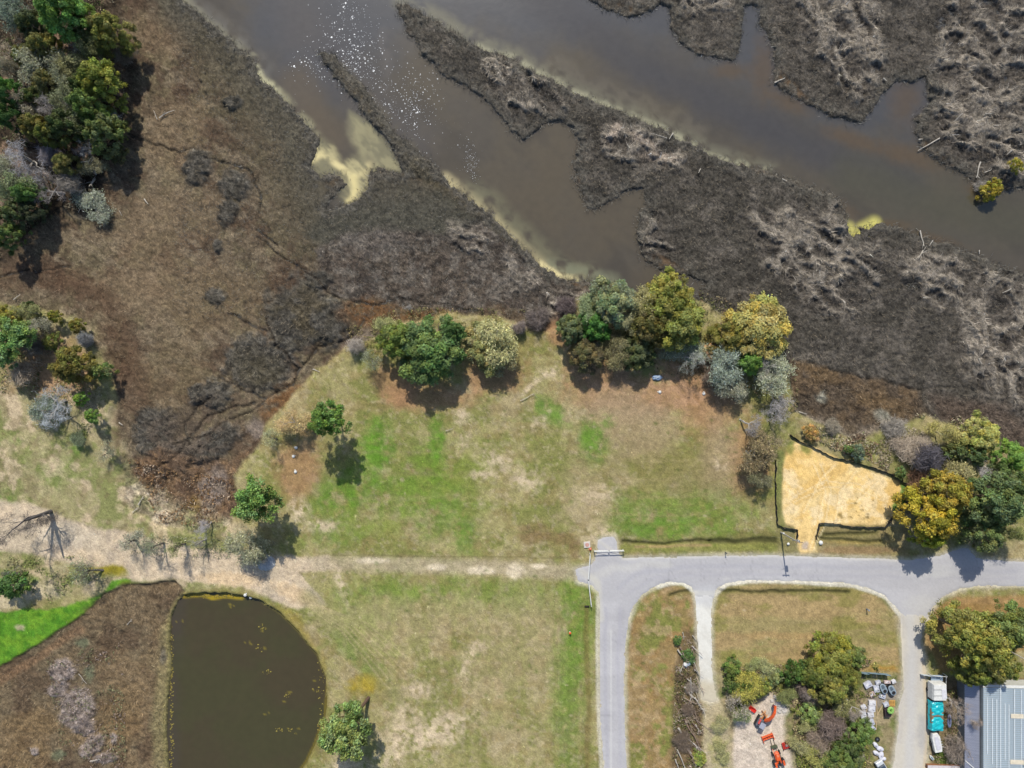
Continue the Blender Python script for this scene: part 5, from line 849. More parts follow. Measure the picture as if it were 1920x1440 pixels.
# silt fence round the sand lot
def silt(pts, label):
    q = [P(*p) for p in pts]; zz_ = ZR + .0; root = empty('silt_fence', label, 'fence', (q[0][0], q[0][1], zz_), 0, 'black silt fences round the sand lot'); o = Vector((q[0][0], q[0][1])); v = []; f = []; th = .015; posts = []; n_ = 0
    rp = []
    for (ax_, ay_), (bx, by) in zip(q[:-1], q[1:]):
        L = math.hypot(bx - ax_, by - ay_); m = max(2, int(L / .45)); n2 = (-(by - ay_) / L, (bx - ax_) / L)
        for k in range(m): t = k / m; w_ = R.uniform(-.07, .07); rp.append((ax_ + (bx - ax_) * t + n2[0] * w_, ay_ + (by - ay_) * t + n2[1] * w_)); 
        if L > 0: posts.append((ax_, ay_))
        for k in range(1, int(L / 2.2)): t = k / int(L / 2.2); posts.append((ax_ + (bx - ax_) * t, ay_ + (by - ay_) * t))
    rp.append(q[-1]); posts.append(q[-1])
    for i, (x_, y_) in enumerate(rp):
        a_, b_ = rp[max(i - 1, 0)], rp[min(i + 1, len(rp) - 1)]; L = math.hypot(b_[0] - a_[0], b_[1] - a_[1]) + 1e-6; nx_, ny_ = -(b_[1] - a_[1]) / L, (b_[0] - a_[0]) / L; lean = R.uniform(-.12, .12); hh = R.uniform(.6, .78)
        x_ -= o.x; y_ -= o.y
        v += [(x_ - nx_ * .05, y_ - ny_ * .05, -.25), (x_ + nx_ * (lean - th), y_ + ny_ * (lean - th), hh), (x_ + nx_ * (lean + th), y_ + ny_ * (lean + th), hh), (x_ + nx_ * .05, y_ + ny_ * .05, -.25)]
    for i in range(len(rp) - 1):
        for k in range(3): a_ = i * 4 + k; f.append((a_, a_ + 1, a_ + 5, a_ + 4))
    m_ = MB(); m_.v = v; m_.f = f; m_.obj('fabric', pmat((34, 38, 46), .75, .3, 0, .3, 4), root)
    pm = None
    for (x_, y_) in posts:
        if pm is None: pm = MB().box(0, 0, .35, .06, .06, 1.3).obj('post', C_WD, root); pm.location = (x_ - o.x, y_ - o.y, 0)
        else: c_ = pm.copy(); COL.objects.link(c_); c_.location = (x_ - o.x, y_ - o.y, 0)
silt([(1478,815),(1500,829),(1530,842),(1560,857),(1592,864),(1622,873),(1655,883),(1680,896),(1701,910),(1702,930),(1694,946),(1678,960),(1664,976),(1657,987),(1620,987),(1590,986),(1560,980),(1533,980),(1527,1010)], 'long black silt fence curving round the east side of the sand lot')
silt([(1452,862),(1451,910),(1452,955),(1455,982),(1466,988),(1491,991),(1491,1013)], 'short black silt fence on the west side of the sand lot')

# metal building with ribbed roof, lean-to, white gable end
def roof_mat(rgb, am=.14): return pmat(rgb, .45, .5, 0, am, .8, 'sheet_metal', (.5, 6, 1), .1)
M_rf, M_rf2 = roof_mat((198, 214, 224)), roof_mat((178, 182, 200))
gx0, gy0 = G(1843, 1289, 4.4); gx1, _ = G(2160, 1289, 4.4); _, gy1 = G(1843, 1640, 4.4)
bd = empty('metal_building', 'large building with a pale blue ribbed metal roof in the bottom right corner', 'building', (gx0, gy0, ZR)); w_ = gx1 - gx0; l_ = gy0 - gy1
MB().box(w_ / 2, -l_ / 2, 1.95, w_ - .4, l_ - .4, 3.9).obj('wall', pmat((196, 196, 190)), bd)
nr = int(l_ / .36); pm = None
for i in range(nr):                                      # roof sheets laid side by side, each with a raised rib
    b = MB(); hw = .36
    if pm is None:
        b.add(([(0, -hw + .004, 0), (0, -.16, 0), (0, -.12, .14), (0, -.0, .14), (w_ / 2, -hw + .004, .9), (w_ / 2, -.16, .9), (w_ / 2, -.12, 1.04), (w_ / 2, 0, 1.04), (w_, -hw + .004, 0), (w_, -.16, 0), (w_, -.12, .14), (w_, 0, .14)], [(0, 4, 5, 1), (1, 5, 6, 2), (2, 6, 7, 3), (4, 8, 9, 5), (5, 9, 10, 6), (6, 10, 11, 7)])); pm = b.obj('roof_sheet', M_rf, bd); pm.location = (0, 0, 3.92)
    else: c_ = pm.copy(); COL.objects.link(c_); c_.location = (0, -i * .36, 3.92)
MB().add(([(0, .02, 3.9), (w_ / 2, .02, 4.85), (w_, .02, 3.9), (0, .5, 3.86), (w_ / 2, .5, 4.8), (w_, .5, 3.86)], [(0, 1, 4, 3), (1, 2, 5, 4)])).obj('roof_trim', C_WH, bd)
for px, py, pw in ((1893, 1341, 22), (1892, 1427, 24)):
    sx, sy = G(px, py, 4.6); dx_ = sx - gx0; zz_ = 3.92 + .9 * dx_ / (w_ / 2) + .18; MB().box(dx_ + pw * .05, sy - gy0, zz_ + .12, pw * .1, .8, .03, 0, 0, -math.atan(.9 / (w_ / 2))).obj('skylight', pmat((232, 220, 196), .5), bd)
sx, sy = G(1917, 1427, 4.6); MB().box(sx - gx0, sy - gy0, 4.7, .18, 1.2, .3).obj('vent', C_WH, bd)
for k, px in enumerate((1851, 1860, 1868, 1875, 1883, 1890, 1900, 1912)):
    sx, _ = G(px, 1300, 4.6); dx_ = sx - gx0; MB().box(dx_, -l_ * (.2 + .03 * (k % 3)), 3.92 + .9 * dx_ / (w_ / 2) + .17, .15, l_ * (.3 + .05 * (k % 4)), .02).obj('seam_strip', pmat((226, 234, 238), .5), bd)
# lean-to along the west wall
lx0, ly0 = G(1808, 1283, 2.9); lw = gx0 - lx0 - .05; ll = l_ - .8
ln = empty('lean_to', 'lower ribbed lean-to roof along the west side of the metal building', 'shed', (lx0, ly0, ZR)); MB().box(lw / 2, -ll / 2, 1.2, lw - .3, ll - .3, 2.3).obj('wall', pmat((120, 122, 124)), ln)
sk = .62; step_ = .3; pm = None                          # sheets run at a slant down the slope
z_ = lambda t: 2.45 + .55 * t
for i in range(int((ll + sk * lw) / step_)):
    y0 = -i * step_ + sk * lw; pts = []
    def edge(yo): 
        a0, a1 = max((yo - 0) / (sk * lw), 0) if yo > 0 else 0, 1
        return (a0, yo - sk * lw * a0), (a1, yo - sk * lw)
    (t0, ya), (t1, yb) = edge(y0); (u0, yc), (u1, yd) = edge(y0 - step_ + .012)
    if ya < -ll or yb < -ll - 1: continue
    h_ = .05 if i % 1 == 0 else 0
    MB().add(([(t0 * lw, min(ya, 0), z_(t0) + .11), (t1 * lw, yb, z_(t1) + .11), (u1 * lw, yd, z_(u1)), (u0 * lw, min(yc, 0), z_(u0))], [(0, 1, 2, 3)])).obj('roof_sheet', M_rf2, ln)
MB().tube([(0.05, -ll * .42, z_(0) + .16), (lw - .05, -ll * .42 - 2.0, z_(1) + .16)], .09, 4).obj('ridge_cap', C_WH, ln)
x, y = G(1735, 1432, .9); rb = empty('shed', 'low pale flat roof with a brown edge at the bottom edge', 'shed', (x, y, ZR)); MB().box(3.9, -4, .35, 7.4, 7.6, .7, -.02).obj('wall', pmat((150, 110, 84)), rb); MB().box(3.95, -4, .78, 7.6, 7.8, .16, -.02).obj('roof', pmat((214, 206, 206), .8), rb); MB().box(3.95, -.06, .74, 7.7, .1, .26, -.02).obj('fascia', pmat((158, 108, 74)), rb)

# blue grey sheet fence west of the gravel road, white fence east of it
def sheetfence(p0, p1, h, m_, label, n):
    x0, y0 = P(*p0); x1, y1 = P(*p1); root = empty('sheet_fence', label, 'fence', (x0, y0, ZR - .1)); pm = None; dx, dy = (x1 - x0) / n, (y1 - y0) / n; L = math.hypot(dx, dy); an = math.atan2(dy, dx)
    for i in range(n):
        if pm is None: pm = MB().box(0, 0, h / 2, L * .94, .04, h).box(0, .03, h * .3, L * .94, .03, .08).box(0, .03, h * .75, L * .94, .03, .08).obj('panel', m_, root); pm.rotation_euler = (-.18, 0, an); pm.location = (dx / 2, dy / 2, 0)
        else: c_ = pm.copy(); COL.objects.link(c_); c_.location = (dx * (i + .5), dy * (i + .5), 0); c_.rotation_euler = (-.18 + R.uniform(-.05, .05), 0, an)
    MB().tube([(0, 0, 0), (0, 0, h + .2)], .05).obj('post', C_ST, root); MB().tube([(x1 - x0, y1 - y0, 0), (x1 - x0, y1 - y0, h + .2)], .05).obj('post', C_ST, root)
sheetfence((1600,1257), (1660,1261), 1.7, pmat((130, 156, 172), .5), 'blue grey sheet metal fence behind the scrap rows', 6)
sheetfence((1722,1262), (1756,1265), 1.2, pmat((206, 216, 226), .5), 'white sheet fence above the row of covered trailers', 4)

# row of covered things on the east side of the gravel road
def rounded(w, l, z0, z1, bev=.15, top=.9):
    b = MB(); pts = [(-w/2, -l/2), (w/2, -l/2), (w/2, l/2), (-w/2, l/2)]; v = [(x, y, z0) for x, y in pts] + [(x * 1.0, y, z1 * .8) for x, y in pts] + [(x * top, y * .97, z1) for x, y in pts]
    return b.add((v, [(3, 2, 1, 0), (8, 9, 10, 11)] + [(r_ * 4 + k, r_ * 4 + (k + 1) % 4, r_ * 4 + 4 + (k + 1) % 4, r_ * 4 + 4 + k) for r_ in range(2) for k in range(4)]))
def atz(px, py, z): x, y = G(px, py, z); return x, y, ZR
x, y, z = atz(1759, 1296, 2.2); tr = empty('box_trailer', 'white boxy trailer with two roof joints above the turquoise tarp', 'trailer', (x, y, z)); rounded(2.5, 3.0, .5, 2.4).obj('body', C_WH, tr, .05)
for k in (-1, 1): MB().lathe([(.32, -.1), (.34, 0), (.32, .1)], 14).obj('wheel', C_BK, tr).matrix_local = Matrix.Translation((k * 1.2, -.2, .33)) @ Matrix.Rotation(PI/2, 4, 'Y')
for yy in (-.55, .55): MB().box(-.35, yy, 2.42, 1.7, .07, .05).obj('roof_joint', pmat((120, 124, 130)), tr)
MB().tube([(0, 1.4, .5), (0, 2.3, .45)], .05).obj('tow_bar', C_BK, tr); MB().box(.7, -.2, 2.44, .9, 1.8, .06, .1).obj('roof_cover', pmat((222, 222, 228)), tr, .02)
x, y, z = atz(1757, 1342, 2.0); tp = empty('tarp_stack', 'turquoise tarp stretched over a long stack beside the gravel road', 'tarp', (x, y, z)); rounded(2.3, 2.7, 0, 1.7).obj('stack', C_WD, tp)
M_tq = pmat((30, 196, 206), .35, .5, 0, .14, 1.6, 'tarp', None, .3)
for j, (yc, ll_) in enumerate(((1.35, 2.7), (-1.42, 2.75))):
    b = MB(); nu, nv_ = 12, 14; v = []; 
    for a_ in range(nu + 1):
        for c_ in range(nv_ + 1):
            u, w__ = a_ / nu * 2 - 1, c_ / nv_ * 2 - 1; zt = 1.85 - .18 * abs(u) ** 2 - .1 * (w__ ** 2) + R.uniform(-.04, .04) - (.9 if abs(u) > .93 else 0) - (.12 if abs(w__) > .9 else 0) + .07 * math.sin(w__ * 9 + j) * math.cos(u * 4); v.append((u * 1.25, yc + w__ * ll_ / 2, zt))
    f = [(a_ * (nv_ + 1) + c_, (a_ + 1) * (nv_ + 1) + c_, (a_ + 1) * (nv_ + 1) + c_ + 1, a_ * (nv_ + 1) + c_ + 1) for a_ in range(nu) for c_ in range(nv_)]; b.add((v, f)).obj('tarp_sheet', M_tq, tp)
for yy in (2.2, .1, -.05, -2.3): MB().tube([(-1.26, yy, 1.1), (-.6, yy, 1.88), (.6, yy, 1.88), (1.26, yy, 1.1)], .02, 4).obj('rope', pmat((20, 110, 124)), tp)
x, y, z = atz(1756, 1392, 1.4); bt = empty('boat_trailer', 'white boat hull on its side skirt below the turquoise tarp', 'boat', (x, y, z), .2); bt.location.z = ZR
hull = [(-.75, -1.7), (.55, -1.75), (.7, -1), (.7, 1.0), (.4, 1.8), (-.55, 1.85), (-.8, 1)]; MB().prism([(a_ * .9, b_ * .95) for a_, b_ in hull], .35, .7).prism(hull, .7, 1.25).obj('hull', C_WH, bt, .05); MB().prism([(a_ * .55, b_ * .7) for a_, b_ in hull], 1.26, 1.32).obj('deck', pmat((214, 214, 222)), bt)
for k in range(5): MB().tube([(.6, 1.2 - k * .5, 1.2), (1.05 + .08 * k, .7 - k * .5, .5), (1.1, .4 - k * .5, .2)], .06, 4).obj('cover_fold', pmat((214, 218, 230)), bt)
for k in (-1, 1): MB().lathe([(.3, -.09), (.32, 0), (.3, .09)], 12).obj('wheel', C_BK, bt).matrix_local = Matrix.Translation((k * .85, -.3, .3)) @ Matrix.Rotation(PI/2, 4, 'Y')
def kayak(px, py, ln_, wd_, rz, m_, label, z0=0, name='kayak', cat='kayak'):
    x, y, z = atz(px, py, z0 + .5); r_ = empty(name, label, cat, (x, y, z + z0), rz); pr_ = []
    n = 10; v = []; rows = [(0, .0), (.75, .12), (1, .38), (.72, .44), (.4, .40)]
    for wr, zz_ in rows:
        for k in range(2 * n):
            a_ = 2 * PI * k / (2 * n); c_, s_ = math.cos(a_), math.sin(a_); v.append((abs(c_) ** .8 * math.copysign(1, c_) * wd_ / 2 * wr, abs(s_) ** .8 * math.copysign(1, s_) * ln_ / 2 * (wr * .5 + .5 if wr else .6), zz_))
    m2 = 2 * n; f = [(i * m2 + k, i * m2 + (k + 1) % m2, (i + 1) * m2 + (k + 1) % m2, (i + 1) * m2 + k) for i in range(len(rows) - 1) for k in range(m2)] + [tuple(range(m2))[::-1], tuple(range(4 * m2, 5 * m2))]
    b = MB(); b.add((v, f)); b.obj('hull', m_, r_); return r_
k_ = kayak(1778, 1350, 2.5, .75, 0, pmat((158, 164, 196), .4), 'upturned grey violet kayak right of the turquoise tarp'); MB().box(0, 0, .42, .3, 1.1, .05).obj('seat_well', pmat((110, 116, 146)), k_)
MB_r = empty('pipe_rack', 'white pipe rack between the sheet fence and the white trailer', 'rack', (*G(1760, 1274, 1.4), ZR)); MB().tube([(-1.4, .9, 1.4), (1.3, .7, 1.4)], .05).obj('top_pipe', C_WH, MB_r)
for s_ in (-1.4, 1.3): MB().tube([(s_, .8, 0), (s_, .8, 1.4)], .05).obj('leg', C_WH, MB_r)
MB().tube([(1.1, .7, 1.4), (1.05, -.9, 1.4)], .04).obj('side_pipe', C_WH, MB_r); MB().box(-.1, .1, .5, 2.2, 1.1, .08).obj('shelf', pmat((150, 170, 190)), MB_r)

# scrap rows west of the gravel road
for (px, py, rz, lb) in ((1651, 1290, .45, 'left one of two grey open tubs beside the gravel road'), (1667, 1293, .5, 'right one of two grey open tubs beside the gravel road')):
    k_ = kayak(px + 4, py, 2.0, 1.15, rz, pmat((150, 166, 178), .35, .5), lb, .5, 'open_tub', 'tub'); MB().lathe([(.3, .46), (.34, .5), (.3, .47), (.02, .42)], 14, 0, -.45).obj('hatch', C_BK, k_); MB().box(0, .4, .43, .5, .7, .08).obj('panel', pmat((92, 106, 118)), k_); MB().box(0, 0, -.2, 1.0, 1.7, .4).obj('cradle', C_BK, k_)
x, y, z = atz(1664, 1334, .8); bn = empty('dark_bin', 'dark open bin with a lime green bag beside the gravel road', 'bin', (x, y, z), .1); 
MB().prism([(-.7, -.8), (.3, -.9), (.6, -.4), (.6, .6), (0, .9), (-.7, .5)], 0, .75).obj('body', pmat((62, 50, 54)), bn, .04); MB().prism([(-.5, -.6), (.2, -.65), (.4, -.3), (.4, .4), (-.5, .35)], .76, .78).obj('inside', pmat((26, 24, 28)), bn)
x, y, z = atz(1669, 1331, 1.3); gb = empty('green_bag', 'lime green crumpled bag on the dark bin', 'bag', (x, y, z + .8)); b = MB()
for k in range(9): a_ = k * .7; b.lathe([(.05, 0), (.26, .1), (.3, .25), (.12, .42)], 7, .38 * math.cos(a_), .42 * math.sin(a_))
b.obj('bag', pmat((148, 198, 100), .6), gb); MB().lathe([(.06, .4), (.1, .5), (.02, .6)], 6).obj('knot', pmat((148, 198, 100), .6), gb)
x, y, z = atz(1671, 1317, .3); pt = empty('pallet', 'yellow wooden pallet beside the lime green bag', 'pallet', (x, y, z))
for k in range(5): MB().box(0, -.5 + k * .25, .15, 1.1, .14, .03).obj('board', pmat((222, 172, 92)), pt)
for k in range(3): MB().box(-.45 + .45 * k, 0, .07, .1, 1.1, .12).obj('bearer', pmat((190, 140, 80)), pt)
def plank(px, py, L, rz, label, m_=None): 
    x, y, z = atz(px, py, .3); r_ = empty('plank', label, 'plank', (x, y, z + .1), rz, 'planks by the scrap rows'); MB().box(0, 0, .05, .12, L, .06).obj('board', m_ or pmat((206, 180, 140)), r_); MB().box(0, L * .4, .0, .3, .1, .06).obj('batten', C_WD, r_)
plank(1642, 1326, 2.8, .05, 'long tan plank standing straight beside the white crates'); plank(1650, 1326, 3.0, -.5, 'long tan plank leaning slanted right of the straight one'); plank(1641, 1360, 1.3, 0, 'short tan plank below the white crates'); plank(1620, 1322, 3.6, .9, 'grey brown plank slanting across the white crates', pmat((150, 126, 116))); plank(1622, 1345, 2.6, 0, 'dark upright plank between crates', pmat((80, 80, 92)))
WH = [(1633,1316,1.2,.9,.5,.02,'upper white crate of the scrap row'),(1632,1327,1.2,1.0,.5,-.03,'second white crate of the scrap row'),(1630,1338,1.1,.9,.45,.1,'third white crate of the scrap row'),(1630,1352,1.2,1.1,.5,.3,'fourth pale crate of the scrap row, slightly turned'),(1633,1364,1.0,.9,.5,.7,'fifth pale crate of the scrap row, turned most'),(1617,1324,.9,.8,.4,.5,'pale box at the upper left of the scrap row'),(1616,1337,1.0,1.3,.4,.2,'pale box at the middle left of the scrap row'),(1621,1350,.8,.8,.4,-.2,'pale box at the lower left of the scrap row'),
 (1644,1278,.9,.7,.4,.3,'white box nearest the blue grey fence'),(1661,1277,1.1,.5,.4,0,'pinkish white box right behind the two tubs'),(1673,1276,.7,.6,.4,.4,'cream box at the right end behind the tubs'),(1641,1290,1.0,1.2,.5,.2,'white slatted box left of the two tubs'),(1633,1300,.9,.8,.3,.5,'pale pink box below the slatted box'),(1652,1303,1.1,.8,.3,-.3,'pale flat box under the left tub'),(1659,1319,.9,.7,.5,.4,'violet white box left of the yellow pallet'),(1625,1282,1.3,1.0,.5,.5,'bluish white box at the left end by the fence')]
for px, py, w__, l__, h__, rz, lb in WH:
    x, y, z = atz(px, py, h__); r_ = empty('crate', lb, 'crate', (x, y, z), rz, 'pale crates in the scrap rows'); tint = pmat(R.choice([(222, 222, 230), (206, 208, 222), (232, 230, 234), (198, 202, 216)]), .6) if 'pink' not in lb else pmat((222, 200, 196))
    MB().box(0, 0, h__ / 2, w__, l__, h__).obj('box', tint, r_, .04); MB().box(.02, 0, h__ + .03, w__ * 1.04, l__ * 1.04, .05).obj('lid', tint, r_); MB().box(-w__ * .1, l__ * .1, h__ + .09, w__ * .5, l__ * .35, .06, .4).obj('flap', pmat((236, 236, 240)), r_); MB().box(w__ * .25, -l__ * .2, h__ + .07, w__ * .3, .1, .04, -.3).obj('strap', pmat((112, 112, 124)), r_)
SK = [(1640,1395,.8,'smallest white sack at the top of the sack pile'),(1648,1402,.9,'white sack in the middle of the sack pile'),(1641,1410,.8,'white sack at the left of the sack pile'),(1650,1414,.95,'white sack at the right of the sack pile'),(1654,1421,.7,'lowest white sack of the sack pile')]
for px, py, s_, lb in SK:
    x, y, z = atz(px, py, .4); r_ = empty('sack', lb, 'sack', (x, y, z), R.uniform(0, 3), 'white sacks beside the gravel road'); q = MB().lathe([(.45 * s_, 0), (.62 * s_, .18), (.55 * s_, .42), (.2 * s_, .52)], 9).obj('bag', pmat((224, 224, 236), .7), r_); q.scale = (1.35, .8, 1); MB().lathe([(.1, .5), (.14, .6), (.04, .68)], 6).obj('neck', pmat((206, 206, 220)), r_)
x, y, z = atz(1644, 1385, .4); r_ = empty('tyre', 'black tyre above the white sacks', 'tyre', (x, y, z)); MB().lathe([(.22, 0), (.42, .02), (.46, .14), (.42, .26), (.22, .27), (.2, .12)], 18).obj('tread', C_BK, r_); MB().lathe([(.19, .04), (.2, .16), (.06, .2)], 12).obj('rim', C_ST, r_)
x, y, z = atz(1652, 1437, .9); r_ = empty('car_shell', 'white and blue car shell at the bottom edge below the sacks', 'car', (x, y, z), .55); rounded(1.5, 2.6, .3, .95, 0, .85).obj('body', pmat((214, 220, 228), .3, .5), r_, .06); rounded(1.2, 1.2, .9, 1.35, 0, .8).obj('cabin', pmat((70, 84, 100), .15, .6), r_, .04)
for sx_ in (-1, 1):
    for sy_ in (-.85, .85): MB().lathe([(.28, -.09), (.31, 0), (.28, .09)], 12).obj('wheel', C_BK, r_).matrix_local = Matrix.Translation((sx_ * .7, sy_, .3)) @ Matrix.Rotation(PI/2, 4, 'Y')
x, y, z = atz(1744, 1418, .3); r_ = empty('small_boat', 'little white dinghy on the grass by the shed', 'boat', (x, y, z), .7); MB().prism([(-.2, -.5), (.2, -.5), (.25, .2), (0, .6), (-.25, .2)], .1, .4).obj('hull', C_WH, r_, .03); MB().prism([(-.12, -.4), (.12, -.4), (.15, .15), (0, .4), (-.15, .15)], .41, .43).obj('inside', pmat((130, 150, 160)), r_)

# compact orange tractor with loader forks
x, y, z = atz(1459, 1424, 1.2); tk = empty('tractor', 'orange compact tractor with black front forks on the white sand', 'tractor', (x, y, z), .28)
MB().box(0, .75, 1.0, .8, 1.5, .55).box(0, 1.5, .85, .62, .25, .4).obj('hood', C_OR, tk, .08); MB().box(0, -.3, .75, .95, .9, .35).obj('deck', C_OR, tk, .04); MB().box(0, -.55, 1.15, .45, .4, .12).box(0, -.75, 1.4, .45, .1, .5).obj('seat', C_BK, tk, .04)
for s_ in (-1, 1):
    MB().lathe([(.3, -.2), (.6, -.17), (.66, 0), (.6, .17), (.3, .2)], 18).obj('rear_wheel', C_BK, tk).matrix_local = Matrix.Translation((s_ * .85, -.55, .66)) @ Matrix.Rotation(PI/2, 4, 'Y')
    MB().lathe([(.2, -.13), (.38, -.1), (.42, 0), (.38, .1), (.2, .13)], 16).obj('front_wheel', C_BK, tk).matrix_local = Matrix.Translation((s_ * .68, 1.15, .42)) @ Matrix.Rotation(PI/2, 4, 'Y')
    MB().box(s_ * .75, -.55, 1.35, .36, .95, .1).obj('fender', C_OR, tk, .03); MB().tube([(s_ * .5, .2, 1.1), (s_ * .52, 1.3, 1.25), (s_ * .48, 2.2, .6)], .06, 6).obj('loader_arm', C_OR if s_ < 0 else C_BK, tk); MB().box(s_ * .28, 3.0, .25, .1, 1.3, .06).obj('fork', pmat((120, 100, 84)), tk); MB().tube([(s_ * .45, -1.0, .9), (s_ * .42, -1.0, 2.1)], .04).obj('roll_bar_post', C_BK, tk)
MB().tube([(-.42, -1.0, 2.1), (.42, -1.0, 2.1)], .045).obj('roll_bar', C_BK, tk); MB().box(0, 2.3, .4, 1.15, .35, .6).obj('fork_frame', pmat((84, 92, 70)), tk, .02); MB().lathe([(.16, 1.4), (.18, 1.43), (.14, 1.42)], 14, 0, -.12).obj('steering_wheel', C_BK, tk)
MB().box(0, 1.0, 1.3, .3, .5, .05).obj('hood_panel', pmat((246, 150, 110)), tk)
# orange grading box
x, y, z = atz(1438, 1380, .5); gx_ = empty('grading_box', 'orange box blade frame lying in front of the tractor', 'implement', (x, y, z), .36); MB().box(0, .2, .3, 2.0, .12, .5).box(0, -.28, .3, 2.0, .12, .5).obj('blade', C_OR, gx_, .02)
for k in range(5): MB().box(-.85 + k * .42, -.04, .45, .12, .5, .14).obj('shank', C_OR if k % 2 else C_RD, gx_)
for s_ in (-1, 1): MB().box(s_ * 1.03, -.25, .3, .08, 1.2, .55).obj('side_plate', C_OR, gx_)
# red rotary implement
x, y, z = atz(1472, 1396, .6); rd = empty('rotary_cutter', 'red rotary cutter with black caster wheels beside the green strip', 'implement', (x, y, z), .3); MB().box(0, 0, .4, 1.25, 1.3, .14).obj('deck', C_RD, rd, .04)
for k in (-1, 0, 1): MB().box(k * .36, .1, .5, .1, 1.2, .1).obj('rib', pmat((160, 40, 34)), rd)
MB().box(.1, .0, .58, .42, .36, .22).obj('gearbox', pmat((150, 132, 132)), rd, .03); MB().tube([(0, .4, .5), (.05, 1.2, .9)], .06).obj('drive_shaft', C_BK, rd)
for s_ in (-1, 1): MB().lathe([(.1, -.06), (.2, 0), (.1, .06)], 12).obj('caster', C_BK, rd).matrix_local = Matrix.Translation((s_ * .6, -.85, .2)) @ Matrix.Rotation(PI/2, 4, 'Y')
# red skip bucket
x, y, z = atz(1410, 1328, .5); bk_ = empty('loader_bucket', 'bright red digging bucket under the thin trees', 'bucket', (x, y, z), -.6); MB().add(([(-.6, -.3, 0), (.6, -.3, 0), (.6, .3, 0), (-.6, .3, 0), (-.65, -.42, .5), (.65, -.42, .5), (.65, .25, .62), (-.65, .25, .62), (0, 0, .25)], [(0, 1, 2, 3), (0, 4, 5, 1), (1, 5, 6, 2), (2, 6, 7, 3), (3, 7, 4, 0), (4, 5, 8), (5, 6, 8), (6, 7, 8), (7, 4, 8)])).obj('shell', pmat((216, 44, 30), .5), bk_)
for k in range(4): MB().box(-.45 + .3 * k, -.52, .48, .09, .22, .05).obj('tooth', C_ST, bk_)
# mini excavator
x, y, z = atz(1426, 1354, 1.3); ex = empty('mini_excavator', 'small digger with a curved orange boom reaching to the concrete rubble', 'excavator', (x, y, z), -.5)
for s_ in (-1, 1): MB().prism([(s_ * .55 - .18, -1.0), (s_ * .55 + .18, -1.0), (s_ * .55 + .18, 1.0), (s_ * .55 - .18, 1.0)], 0, .5).obj('track', C_BK, ex, .08)
MB().box(0, -.15, .8, 1.2, 1.5, .5).obj('house', pmat((104, 106, 116)), ex, .1); MB().box(.1, -.2, 1.9, 1.0, 1.1, .1).obj('canopy', pmat((168, 170, 184), .4), ex, .04); MB().box(-.45, .1, 1.25, .25, .9, .4).obj('engine_cover', pmat((226, 92, 88)), ex, .05)
for a_, b_ in ((-.35, .3), (.55, .3), (-.35, -.7), (.55, -.7)): MB().tube([(a_, b_, 1.0), (a_, b_, 1.9)], .035).obj('canopy_post', C_BK, ex)
def beam(b, pts, w0, w1):
    n = len(pts)
    for i in range(n - 1):
        p, q = Vector(pts[i]), Vector(pts[i + 1]); c_ = (p + q) / 2; d = q - p; M_ = Matrix.Translation(c_) @ d.to_track_quat('Y', 'Z').to_matrix().to_4x4(); w = w0 + (w1 - w0) * i / n
        v = [(x_ * w / 2, y_ * d.length / 2 * 1.04, z_ * w * .6) for x_ in (-1, 1) for y_ in (-1, 1) for z_ in (-1, 1)]; b.add((v, [(0, 1, 3, 2), (4, 6, 7, 5), (0, 4, 5, 1), (2, 3, 7, 6), (0, 2, 6, 4), (1, 5, 7, 3)]), M_)
    return b
M_i = ex.matrix_basis.inverted() if False else (Matrix.Translation(ex.location) @ Euler((0, 0, -.5)).to_matrix().to_4x4()).inverted()
def loc(px, py, h): gx2, gy2 = G(px, py, h); v = M_i @ Vector((gx2, gy2, ZR + h)); return tuple(v)
bp = [loc(1433,1349,1.2), loc(1440,1347,1.9), loc(1447,1341,2.5), loc(1451,1333,2.7)]; beam(MB(), bp, .42, .34).obj('boom', C_OR, ex, .02)
beam(MB(), [bp[-1], loc(1452,1322,1.6)], .3, .24).obj('stick', C_OR, ex, .02); c_ = loc(1449, 1322, .9); MB().box(c_[0], c_[1], c_[2], .45, .5, .55).obj('bucket', pmat((110, 60, 70)), ex, .08); beam(MB(), [bp[0], loc(1443,1350,1.6)], .12, .1).obj('boom_cylinder', C_ST, ex)
# broken concrete heaped at the yard corner
RB = [(1456,1318,1.3,1.0),(1464,1324,1.5,1.1),(1470,1330,1.2,1.0),(1460,1332,1.0,.8),(1452,1306,1.2,.8),(1474,1320,.9,.7),(1446,1312,.8,.6)]
LBL = ['long slab at the middle left of the concrete rubble','largest slab in the middle of the concrete rubble','slab at the right of the concrete rubble','lower slab of the concrete rubble','topmost slab of the concrete rubble','small slab at the upper right of the rubble','small slab at the far left of the rubble']
for (px, py, a_, b_), lb in zip(RB, LBL):
    x, y, z = atz(px, py, .3); r_ = empty('concrete_slab', lb, 'slab', (x, y, z), R.uniform(0, 3), 'broken concrete slabs in the yard'); pts = [(a_ * .5 * math.cos(t) * R.uniform(.8, 1.1), b_ * .5 * math.sin(t) * R.uniform(.8, 1.1)) for t in [k * 1.047 for k in range(6)]]; q = MB().prism(pts, 0, .22).obj('slab', C_CON, r_, .02); q.rotation_euler = (R.uniform(-.2, .2), R.uniform(-.2, .2), 0); MB().tube([(0, 0, .2), (.1, a_ * .4, .34)], .015, 4).obj('rebar', pmat((130, 90, 70)), r_)
